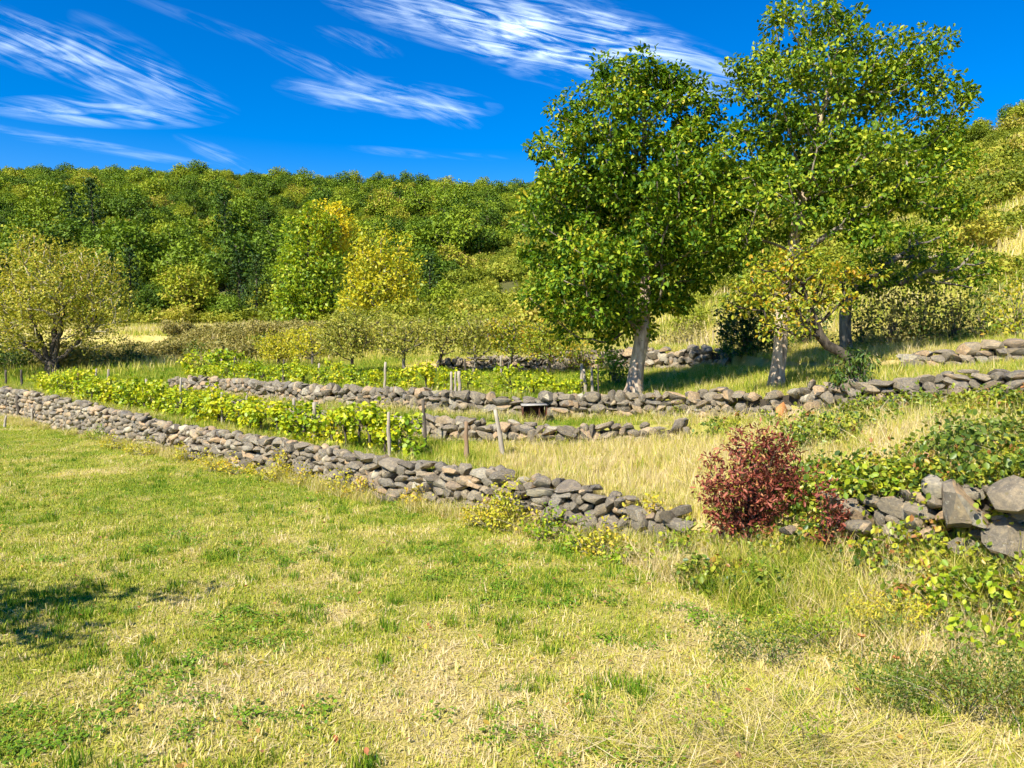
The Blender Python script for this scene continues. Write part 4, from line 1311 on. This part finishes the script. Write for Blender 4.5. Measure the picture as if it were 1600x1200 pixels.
# low herbs on the right bank
HERBS = [(1200, 1035, .42, 1.15, M_BUSH, 'dark green herb clump with feathery leaves, left of the orange flowers'), (1280, 1010, .40, 1.0, M_BRIGHT, 'light green herb clump beside the orange flowers'), (1510, 1120, .60, 1.3, M_BUSH, 'large green herb clump low in the right corner'),
         (1470, 1010, .45, 1.1, M_BUSH, 'green herb clump below the collapsed wall'), (1590, 1060, .55, 1.0, M_BRIGHT, 'yellow-green leafy plant at the right edge'), (1550, 960, .5, 1.2, M_BRIGHT, 'broad yellow-leaved bramble under the boulders'),
         (1395, 780, .55, 1.0, M_BRIGHT, 'bright green bramble among the stones beside the small red bush'), (1530, 715, .55, 1.1, M_BUSH, 'dark bramble hanging over the upright boulder'), (1590, 725, .6, 1.1, M_BUSH, 'dark bramble above the boulder at the right edge'),
         (1085, 650, .4, 1.0, M_BRIGHT, 'bright weed growing on the wall under the large trees'), (1420, 1000, .4, 1.1, M_WEED, 'yellowing herb clump in the middle of the right bank'), (1110, 1165, .16, 1.0, M_BRIGHT, 'low green tuft of weed in the straw at bottom right'),
         (1275, 1175, .15, .9, M_BRIGHT, 'small broad-leaved weed in the straw at bottom right'), (1115, 1105, .14, .9, M_BRIGHT, 'small green rosette left of the straw heap')]
for i, (px, py, hgt, wd, mat, lb) in enumerate(HERBS):
    g = ground_hit(px, py)
    kk = FPX / g.y
    hp = hgt * kk
    lob = [(px + dx * hp * wd, py - hp * (.35 + .2 * random.random()), hp * random.uniform(.2, .5) * wd, hp * random.uniform(.2, .5), dy) for dx, dy in ((-.7, .1), (0, -.1), (.65, .15), (-.25, .35), (.3, -.3), (.95, .3), (-1.0, -.2))]
    big = ('broad' in lb and 'small' not in lb) or 'bramble' in lb or 'leafy plant' in lb
    bush('herb_clump', lb, 'herb', px, g.y, lob, mat, .115 if not big else .15, 20 if not big else 9, .042 if not big else .085, .12 if not big else .15, 160 + i, aspect=.35 if not big else .7, base=g, stems=12, stem_r=.35, stem=M_TWIG, group='herbs and brambles on the right bank')

# orange flowers in the herbs
for i, (px, py, lb) in enumerate(((1345, 996, 'orange flower head above the herbs on the right bank'), (1400, 1030, 'smaller orange flower head lower on the right bank'), (1347, 972, 'withered brown flower head just above the orange one'))):
    g = ground_hit(px, py + 40)
    t = at(px, py, g.y)
    root = empty('flower', g)
    tag(root, lb, 'flower', 'flowers on the right bank')
    V, Q, T = tube([(0, 0, -.05), (.01, 0, (t.z - g.z) * .5), (0, 0, t.z - g.z)], [.006, .005, .004], 5)
    s = Soup(); s.add(V, Q, T); link('stem', s.mesh('flower_stem', M_TWIG), root)
    r = np.random.default_rng(i)
    a = np.arange(16) / 16 * 2 * math.pi
    dv = np.stack([np.cos(a), np.sin(a), .4 + .3 * r.uniform(size=16)], 1)
    V, F = leaves_mesh('', np.tile(np.array([[0, 0, t.z - g.z]]), (16, 1)), dv, np.tile(np.array([[0, 0, 1.]]), (16, 1)), np.full(16, .05), aspect=.5)
    link('petals', mesh_from('flower_petals', V, F, M_TERRA if i < 2 else M_BROWNBUSH), root)


# ------------------------------------------------------------------ wood on the hill
def wood_tree(seed, kind):
    r = np.random.default_rng(seed)
    if kind == 'conifer':
        tr = Soup(); V, Q, T = tube([(0, 0, -.5), (0, 0, 4), (0, 0, 8.5)], [.2, .13, .03], 5); tr.add(V, Q, T)
        C, Rr = [], []
        for q in range(46):
            t = (q + .5) / 46
            rad = 2.1 * (1 - t) ** .8 + .15
            a = q * 2.4 + r.uniform(-.3, .3)
            for f in (.45, .85):
                C.append((math.cos(a) * rad * f, math.sin(a) * rad * f, 1.2 + t * 8.0 - f * .35)); Rr.append(.45)
        V, F = leaf_cloud(np.array(C), np.array(Rr), np.full(len(C), 8), .5, r, hi=False, aspect=.45, up=.5, droop=.35, squash=.5)
        return tr.mesh('wood_trunk', M_BARK_DARK), mesh_from('conifer_crown', V, F, M_CONIFER)
    tall = {'round': 1.0, 'tall': 1.2, 'wide': .85}[kind]
    H = 4.7 * tall
    tr = Soup(); V, Q, T = tube([(0, 0, -.6), (.1, 0, H * .4), (0, .1, H * .9)], [.24, .18, .08], 5); tr.add(V, Q, T)
    lobes = []
    nl = 9
    for q in range(nl):
        a = q * 2.4 + r.uniform(-.4, .4); t = q / (nl - 1)
        rad = 2.35 * math.sqrt(max(.05, 1 - (t * 1.5 - .5) ** 2)) * (1.25 if kind == 'wide' else .85 if kind == 'tall' else 1.0)
        s = r.uniform(.95, 1.5)
        lobes.append((math.cos(a) * rad * .75, math.sin(a) * rad * .75, H * (.45 + .55 * t), s * 1.1, s * 1.1, s * .85))
    tips = sample_lobes(lobes, .58, r, .6)
    for t in tips[::9]:
        V, Q, T = tube([(0, 0, H * .4), (t[0] * .5, t[1] * .5, H * .4 + (t[2] - H * .4) * .6), tuple(t)], [.08, .05, .02], 3); tr.add(V, Q, T)
    V, F = leaf_cloud(tips, np.full(len(tips), .46), np.full(len(tips), 16), .36, r, hi=False, aspect=.7, up=.6, droop=.15, crown_c=np.array([0, 0, H * .55]))
    return tr.mesh('wood_trunk', M_BARK_GREY), mesh_from('wood_crown', V, F, M_FOREST)


WOOD = [wood_tree(300 + i, kd) for i, kd in enumerate(('round', 'round', 'wide', 'tall', 'round', 'wide', 'round', 'conifer'))]


def bush_mesh(seed, mat, kind=0):
    r = np.random.default_rng(seed)
    lobes = [(r.normal(0, .55), r.normal(0, .55), .35 + r.uniform(0, .6), .6, .6, .5) for _ in range(6)]
    tips = sample_lobes(lobes, .26, r, .55)
    tips = tips[tips[:, 2] > .05]
    V, F = leaf_cloud(tips, np.full(len(tips), .24), np.full(len(tips), 13), .20, r, hi=False, aspect=.6, up=.55, crown_c=np.array([0, 0, .3]))
    return mesh_from('scrub_bush', V, F, mat)


def join_mesh(name, a, b):
    s, mats = [], []
    me = bpy.data.meshes.new(name)
    bm = bmesh.new()
    bm.from_mesh(a); n0 = len(bm.faces)
    bm.from_mesh(b)
    bm.faces.ensure_lookup_table()
    for f in bm.faces[n0:]: f.material_index = 1
    bm.to_mesh(me); bm.free()
    me.materials.append(a.materials[0]); me.materials.append(b.materials[0])
    return me


def jitter_grid(x0, x1, y0, y1, s, r):
    xs, ys = np.meshgrid(np.arange(x0, x1, s), np.arange(y0, y1, s))
    p = np.stack([xs.ravel(), ys.ravel()], 1) + r.uniform(-.48, .48, (xs.size, 2)) * s
    return p


r = np.random.default_rng(55)
P = jitter_grid(-340, 330, 60, 430, 6.2, r)
x, y = P[:, 0], P[:, 1]
t = x / y
inside = (np.abs(t) < .86)
fd = np.interp(t, T_KEYS, FOOT_D); rd = np.interp(t, T_KEYS, RIDGE_D)
rel = (y - fd) / (rd - fd)
blotch = fbm(x / 40., y / 40., 71, 3)
lim = np.interp(t, [-.9, -.17, -.10, .04, .15, .66, .9], [-.02, -.02, .10, .20, .42, .70, .70]) + (blotch - .5) * .25
wooded = inside & (rel > lim) & (rel < 1.07)
edge = (y < fd + 10) & (t < -.12)
wooded &= ~edge
n = int(wooded.sum())
src = [source('wood_source', join_mesh('wood_tree', a, b_)) for a, b_ in WOOD]
con = fbm(x / 28., y / 28., 91, 2)[wooded]
pick = r.integers(1, 8, n)                      # joined sources are numbered from the last one
pick = np.where((con > .60) & (r.uniform(size=n) < .35) & (rel[wooded] < .45), 0, pick)
Z = hz(x[wooded], y[wooded])
near_edge = 1.0 - .25 * sstep(.0, .6, rel[wooded])
scl = np.clip(r.lognormal(.02, .40, n), .45, 2.2) * np.interp(rel[wooded], [0, .3, 1], [1.05, .92, .78])
scatter('forest', 'mixed green wood covering the hill behind the fields', np.stack([x[wooded], y[wooded], Z - .3], 1), np.stack([r.normal(0, .05, n), r.normal(0, .05, n), r.uniform(0, 6.28, n)], 1), scl, np.zeros(n), pick, src, 'forest')

# trees of the wood's front edge, one by one
EDGE = [(175, 109, 1.15, 7), (205, 112, 1.25, 7), (232, 110, .95, 4), (262, 113, 1.0, 0), (292, 110, 1.35, 3), (325, 112, 1.0, 1), (352, 110, .9, 2), (375, 113, 1.2, 7), (402, 111, 1.15, 7), (425, 114, 1.1, 6), (445, 112, .9, 7), (545, 108, 1.1, 7), (560, 108, 1.0, 5),
        (650, 104, .95, 1), (672, 106, 1.0, 7), (695, 104, .85, 4), (150, 111, 1.15, 0), (120, 112, 1.2, 6), (85, 112, 1.2, 7), (45, 113, 1.2, 3), (10, 112, 1.2, 7)]
EDGE.sort()
for i, (px, Y, s, kd) in enumerate(EDGE):
    x_ = at(px, 520, Y).x
    root = empty('forest_edge_tree', (x_, Y, hz1(x_, Y)), i * 1.3, s)
    what = 'dark conifer' if kd == 7 else ('tall leafy tree' if kd in (3, 6) else 'rounded leafy tree')
    tag(root, '%s at the front edge of the wood, %s edge tree from the left' % (what, ORD[i]), 'tree', 'trees along the front edge of the wood')
    link('trunk', WOOD[kd][0], root); link('crown', WOOD[kd][1], root)

# scrub on the slopes to the right
scrub_src = [source('scrub_source', bush_mesh(400 + i, M_SCRUB)) for i in range(5)]
P = jitter_grid(-110, 190, 20, 260, 1.9, r)
x, y = P[:, 0], P[:, 1]
t = x / y
y4 = wall_at(WALL4, x, 1)
fd = np.interp(t, T_KEYS, FOOT_D); rd = np.interp(t, T_KEYS, RIDGE_D)
rel = (y - fd) / (rd - fd)
bl = fbm(x / 9., y / 9., 44, 3)
lim2 = np.interp(t, [-.9, -.17, -.10, .04, .15, .66, .9], [-.02, -.02, .10, .20, .42, .70, .70]) + .16
start = np.interp(t, [-.26, -.20, -.13, -.05, .1, .25, .5, .66, .9], [100, 62, 50, 46, 44, 36, 27, 23, 21])
ok = (t > -.26) & (t < .86) & (y > start) & (rel < lim2) & (bl > .34 + .12 * (y < start + 8) + .09 * sstep(.22, .4, t)) & ~((t > .17) & (t < .6) & (np.abs(y - 43 - 6 * (bl - .5)) < 4.5))
ok |= (t <= -.1) & (t > -.86) & (y > fd - 3 - 4 * bl) & (y < fd + 16)
n = int(ok.sum())
scatter('scrub', 'yellow-green scrub covering the slope right of the fields', np.stack([x[ok], y[ok], hz(x[ok], y[ok]) - .1], 1), np.stack([r.normal(0, .08, n), r.normal(0, .08, n), r.uniform(0, 6.28, n)], 1),
        np.clip(r.lognormal(.05, .42, n), .45, 2.4) * np.interp(y[ok], [22, 40, 120], [.45, .7, 1.25]), np.zeros(n), r.integers(0, 5, n), scrub_src, 'scrub')


brown_src = [source('dry_scrub_source', bush_mesh(420 + i, M_BROWNBUSH)) for i in range(4)]
P = jitter_grid(-40, 4, 43.5, 62, 1.25, r)
x, y = P[:, 0], P[:, 1]
bl = fbm(x / 5., y / 5., 46, 3)
ok = (x / y > -.60) & (x / y < .03) & (y < 54 + 8 * bl) & (bl > .47 + .08 * sstep(-.3, -.22, x / y))
n = int(ok.sum())
scatter('dry_scrub', 'brown dry scrub below the pale far field', np.stack([x[ok], y[ok], hz(x[ok], y[ok]) - .1], 1), np.stack([r.normal(0, .1, n), r.normal(0, .1, n), r.uniform(0, 6.28, n)], 1), r.uniform(.45, 1.0, n), np.zeros(n), r.integers(0, 4, n), brown_src, 'scrub')


# ------------------------------------------------------------------ grass
short = [source('grass_source', blades_mesh('lawn_tuft', 15, .025, .06, .011, .10, 1.25, .45, 500 + i, M_GRASS)) for i in range(4)]
straw = [source('straw_source', blades_mesh('straw_tuft', 14, .04, .10, .010, .12, 1.2, .92, 510 + i, M_GRASS)) for i in range(4)]
tuft = [source('tuft_source', blades_mesh('green_tuft', 30, .06, .16, .010, .08, 1.0, .1, 520 + i, M_GRASS)) for i in range(3)]
tall = [source('tall_source', blades_mesh('tall_tuft', 15, .14, .55, .010, .22, 1.75, .22, 530 + i, M_GRASS, seg=3)) for i in range(4)]
rough_g = [source('rough_source', blades_mesh('rough_tuft', 22, .10, .24, .011, .13, .9, .12, 540 + i, M_GRASS)) for i in range(4)]


def wedge_points(n, y0, y1, r, p=1.0, tmax=.74):
    """Random ground points in the part of the place the camera can see, thinning out with distance."""
    u = r.uniform(size=n)
    q = 2 - p
    yy = (y0 ** q + u * (y1 ** q - y0 ** q)) ** (1 / q) if abs(q) > 1e-3 else y0 * (y1 / y0) ** u
    xx = r.uniform(-1, 1, n) * (tmax * yy + 1.2)
    return xx, yy


def strew(name, label, x, y, tint, scl, src, r, tilt=.12, sink=0.0, cat='grass'):
    n = len(x)
    scatter(name, label, np.stack([x, y, hz(x, y) - sink], 1), np.stack([r.normal(0, tilt, n), r.normal(0, tilt, n), r.uniform(0, 6.28, n)], 1), scl, tint, r.integers(0, len(src), n), src, cat)


# lawn
x, y = wedge_points(140000, 4.2, 36, r, 1.2)
on = y < wall_at(WALL1, x, 1) - .05
x, y = x[on], y[on]
dr = dryness(x, y) + r.normal(0, .10, len(x))
far_s = np.interp(y, [5, 12, 35], [1.0, 1.15, 1.4])
is_straw = r.uniform(size=len(x)) < sstep(.38, .72, dr)
a = is_straw
strew('lawn_straw', 'pale mown straw lying over the lawn', x[a], y[a], np.clip(.70 + (dr[a] - .55) * .55 + r.normal(0, .08, a.sum()), .3, 1), far_s[a] * r.uniform(.7, 1.25, a.sum()), straw, r)
a = ~is_straw
strew('lawn_grass', 'short yellow-green grass of the lawn', x[a], y[a], np.clip(.43 + (dr[a] - .5) * .6 + r.normal(0, .08, a.sum()), .05, .75), far_s[a] * r.uniform(.7, 1.3, a.sum()), short, r)
x, y = wedge_points(9000, 4.2, 22, r, 1.2)
cl = fbm(x * 2.2, y * 2.2, 61, 2) + (fbm(x * .4, y * .4, 62, 2) - .5) * .5
on = (y < wall_at(WALL1, x, 1) - .3) & (cl > .65)
x, y = x[on], y[on]
strew('lawn_green_tufts', 'fresh green tufts standing in the lawn', x, y, np.clip(r.normal(.20, .08, len(x)), 0, .4), r.uniform(.55, 1.15, len(x)), tuft, r)

M_FALLEN = leaf_mat('fallen_leaf', [(0.0, (.45, .36, .03)), (0.4, (.40, .22, .05)), (0.75, (.22, .12, .05)), (1.0, (.50, .12, .04))], trans=.15, rough=.6, rand=.8)
M_CLOVER = leaf_mat('clover_leaf', [(0.0, (.09, .19, .01)), (1.0, (.20, .31, .015))], trans=.25, rough=.5)


def flat_leaves(seed, n, sp, size, mat, aspect, lift):
    r_ = np.random.default_rng(seed)
    p_ = np.stack([r_.normal(0, sp, n), r_.normal(0, sp, n), r_.uniform(.01, lift, n)], 1)
    d_ = rand_dirs(n, r_); d_[:, 2] *= .25
    n_ = np.tile(np.array([[0, 0, 1.]]), (n, 1)) + rand_dirs(n, r_) * .35
    V_, F_ = leaves_mesh('', p_, d_, n_, size * r_.uniform(.7, 1.2, n), aspect=aspect)
    return mesh_from('flat_leaf', V_, F_, mat)


fl_src = [source('fallen_source', flat_leaves(700 + i, 1, .0, .055, M_FALLEN, .6, .05)) for i in range(4)]
cl_src = [source('clover_source', flat_leaves(710 + i, 26, .07, .032, M_CLOVER, .9, .05)) for i in range(4)]
x, y = wedge_points(1500, 4.2, 26, r, 1.2)
on = y < wall_at(WALL1, x, 1) - .1
x, y = x[on], y[on]
strew('fallen_leaves', 'scattered fallen leaves on the lawn', x, y, np.zeros(len(x)), r.uniform(.7, 1.3, len(x)), fl_src, r, tilt=.3, sink=-.015, cat='leaves')
x, y = wedge_points(5000, 4.2, 16, r, 1.2)
cl = fbm(x * 1.3, y * 1.3, 66, 3)
on = (y < wall_at(WALL1, x, 1) - .3) & (cl > .63)
x, y = x[on], y[on]
strew('lawn_clover', 'patches of dark green clover in the lawn', x, y, np.zeros(len(x)), r.uniform(.6, 1.3, len(x)), cl_src, r, tilt=.15, sink=0, cat='clover')

# terraces
x, y = wedge_points(70000, 7, 48, r, 1.1, .78)
y1, y2, y3, y4 = (wall_at(w, x, 1) for w in (WALL1, WALL2, WALL3, WALL4))
on = (y > y1 + .35) & (y < np.maximum(y4 + 4, 44)) & ((np.abs(y - y2 - .1) > .28) | (x > 3.6)) & (np.abs(y - y3 - .1) > .28) & ((np.abs(y - y4 - .1) > .3) | (x < -3))
x, y, y2 = x[on], y[on], y2[on]
y3, y4 = y3[on], y4[on]
dr = np.clip(dryness(x, y) * .85 + r.normal(0, .09, len(x)), .05, .95)
sc = np.where((y > y2) & (y < y3), .62, .95) * r.uniform(.6, 1.25, len(x)) * np.interp(y, [15, 40], [1, 1.5])
strew('terrace_grass', 'green and yellow grass on the terraces', x, y, dr, sc, rough_g, r)

# tall dry grass: end of the lower terrace, right bank, upper bank
x, y = wedge_points(30000, 5.5, 34, r, 1.0, .78)
y1, y2, y3, y4 = (wall_at(w, x, 1) for w in (WALL1, WALL2, WALL3, WALL4))
pat = fbm(x * .8, y * .8, 81, 3)
zone_a = ((y > y1 + .25) | ((y > y1 - .2) & (x > 2.4) & (x < 4.2))) & ((y < y2 - .1) | (x > 3.4) & (y < y2 + .3)) & (x > .1 + (pat - .5) * 2.4)
zone_b = (y > y2 + .3) & (y < y3 - .1) & (x > 3.2 + (pat - .5) * 2)
zone_c = (y > y3 + .5) & (x > 3.5) & (pat > .46)
zone_d = (y > y1 - 2.3 - 1.6 * (pat - .5)) & (y < y1 - .1) & (x > 1.7)
zone_e = (y > y1 - .5) & (y < y1 - .12) & (x < 2.2) & (pat > .42)
zone_f = (y > y4 + .4) & (pat > .34)
on = zone_a | zone_b | zone_c | zone_d | zone_e | zone_f
dens = np.where(zone_e, .8, np.where(zone_c, .45, np.where(zone_d, .9, .5)))
on &= r.uniform(size=len(x)) < dens
x, y, pat = x[on], y[on], pat[on]
ze, zd, zc_ = zone_e[on], zone_d[on], zone_c[on]
tn = np.clip(.88 + (fbm(x * .9, y * .9, 83, 3) - .5) * 1.3 + r.normal(0, .10, len(x)) - .14 * zd - .10 * zc_, .12, 1)
sc = r.uniform(.55, 1.1, len(x)) * np.where(ze, .7, np.where(zd, .8, 1.0))
strew('tall_dry_grass', 'tall dry straw-coloured grass on the banks and terrace ends', x, y, tn, sc, tall, r, tilt=.3)

# grass and dry stalks along the feet and tops of the walls
fx, fy = [], []
for wl, xa, xb, nn, lo_, hi_ in ((WALL1, -23, 2.6, 5200, -.55, -.10), (WALL2, -17, 4, 700, -.4, -.12), (WALL3, -15, 11, 1200, -.45, -.12), (WALL4, -3, 7, 400, -.4, -.1),
                                 (WALL1, -23, 2.6, 1300, .34, .7), (WALL2, -10, 4, 500, .34, .6), (WALL3, -15, 11, 900, .34, .7)):
    q = r.uniform(xa, xb, nn)
    o_ = r.uniform(lo_, hi_, nn)
    keep_ = vnoise(q * 1.7, o_ * 0 + hi_ * 9, 95) > .38
    fx.append(q[keep_]); fy.append((wall_at(wl, q, 1) + o_ * 1.35)[keep_])
fx, fy = np.concatenate(fx), np.concatenate(fy)
strew('wall_foot_grass', 'dry grass and stalks along the feet and tops of the walls', fx, fy, np.clip(r.normal(.74, .15, len(fx)), .2, 1), r.uniform(.35, .9, len(fx)), tall, r, tilt=.2)

# straw heap in the bottom right corner
n = 800
hx, hy = r.normal(2.0, .6, n), r.normal(5.75, .38, n)
long_straw = [source('long_straw_source', blades_mesh('long_straw', 12, .16, .45, .006, .14, 1.2, 1.0, 570 + i, M_GRASS, seg=3)) for i in range(4)]
strew('straw_heap', 'heap of long pale straw at the bottom right of the lawn', hx, hy, np.clip(r.normal(.84, .10, n), .55, 1), r.uniform(.7, 1.5, n), long_straw, r, tilt=.13, sink=-.02)

# the right bank: a mess of stalks, green blades and straw
bx_, by_ = r.uniform(1.4, 7.0, 21000), r.uniform(4.4, 11.5, 21000)
w1 = wall_at(WALL1, bx_, 1)
bp2 = fbm(bx_ * 1.0, by_ * 1.0, 97, 3)
reach = np.interp(bx_, [1.4, 2.2, 3.5, 5], [.5, 1.7, 3.4, 4.2]) + (bp2 - .5) * 2.0
on = (by_ < w1 - .05) & (by_ > w1 - reach) & (r.uniform(size=len(bx_)) < .75)
bx_, by_, bp2 = bx_[on], by_[on], bp2[on]
g_ = fbm(bx_ * 1.4, by_ * 1.4, 98, 3)
strew('bank_grass', 'tangled green and dry grass on the right bank', bx_, by_, np.clip(.76 + (g_ - .5) * 1.6 + r.normal(0, .14, len(bx_)), .05, 1), r.uniform(.45, 1.05, len(bx_)), tall, r, tilt=.3)

# brambles and mixed leaves over the right bank
def sprig(seed):
    r_ = np.random.default_rng(seed)
    tips = np.stack([r_.normal(0, .13, 9), r_.normal(0, .13, 9), r_.uniform(.04, .34, 9)], 1)
    V, F = leaf_cloud(tips, np.full(9, .09), np.full(9, 6), .075, r_, hi=True, aspect=.68, up=.6, droop=.2)
    return mesh_from('bramble_sprig', V, F, M_BRAMBLE)


sprigs = [source('sprig_source', sprig(600 + i)) for i in range(5)]
x, y = r.uniform(1.0, 9.5, 26000), r.uniform(4.8, 17, 26000)
y1, y2, y3 = (wall_at(w, x, 1) for w in (WALL1, WALL2, WALL3))
pat = fbm(x * 1.1, y * 1.1, 85, 3)
m4 = (y > y1 - .25) & (y < y1 + .6) & (x > 3.9) & (pat > .40)
m1 = (y > y1 - 1.9) & (y < y1 - .05) & (x > 2.2) & (pat > .60 - .24 * sstep(3.2, 5.0, x))
m2 = (y > y1 + .1) & (y < y1 + 1.6) & (x > 3.0) & (pat > .50)
m3 = (y >= y1 + 1.6) & (y < y3) & (x > 4.0) & (pat > .58)
on = (m1 | m2 | m3 | m4) & (r.uniform(size=len(x)) < np.where(m4, .7, np.where(m1, .2, .15)))
x, y, pat = x[on], y[on], pat[on]
strew('bramble_cover', 'yellow-green brambles and leaves spreading over the right bank', x, y, np.clip(r.normal(.56, .26, len(x)), .05, .98), r.uniform(.6, 1.25, len(x)), sprigs, r, .25, .02, 'brambles')

# dry grass of the far field
far_g = [source('field_source', blades_mesh('field_tuft', 26, .35, .8, .05, .6, .9, .1, 550 + i, M_GRASS)) for i in range(3)]
P = jitter_grid(-75, 60, 40, 112, .95, r)
x, y = P[:, 0], P[:, 1]
t = x / y
fd = np.interp(t, T_KEYS, FOOT_D)
on = (np.abs(t) < .8) & (y < fd + 4)
x, y = x[on], y[on]
band = fbm(x / 14., y / 5., 87, 3)
tn = np.clip(.62 + (band - .5) * .9 + r.normal(0, .06, len(x)) + .15 * sstep(62, 70, y), .15, 1)
strew('field_grass', 'dry grass of the far field below the wood', x, y, tn, r.uniform(.6, 1.1, len(x)), far_g, r)

P = jitter_grid(6, 140, 30, 175, 1.35, r)
x, y = P[:, 0], P[:, 1]
on = (x / y > .14) & (x / y < .82)
x, y = x[on], y[on]
strew('slope_grass', 'dry golden grass on the slope at the right', x, y, np.clip(.74 + (fbm(x / 8., y / 8., 89, 3) - .5) * .9 + r.normal(0, .07, len(x)), .2, 1), r.uniform(.7, 1.4, len(x)) * np.interp(y, [30, 120], [.9, 1.8]), far_g, r)
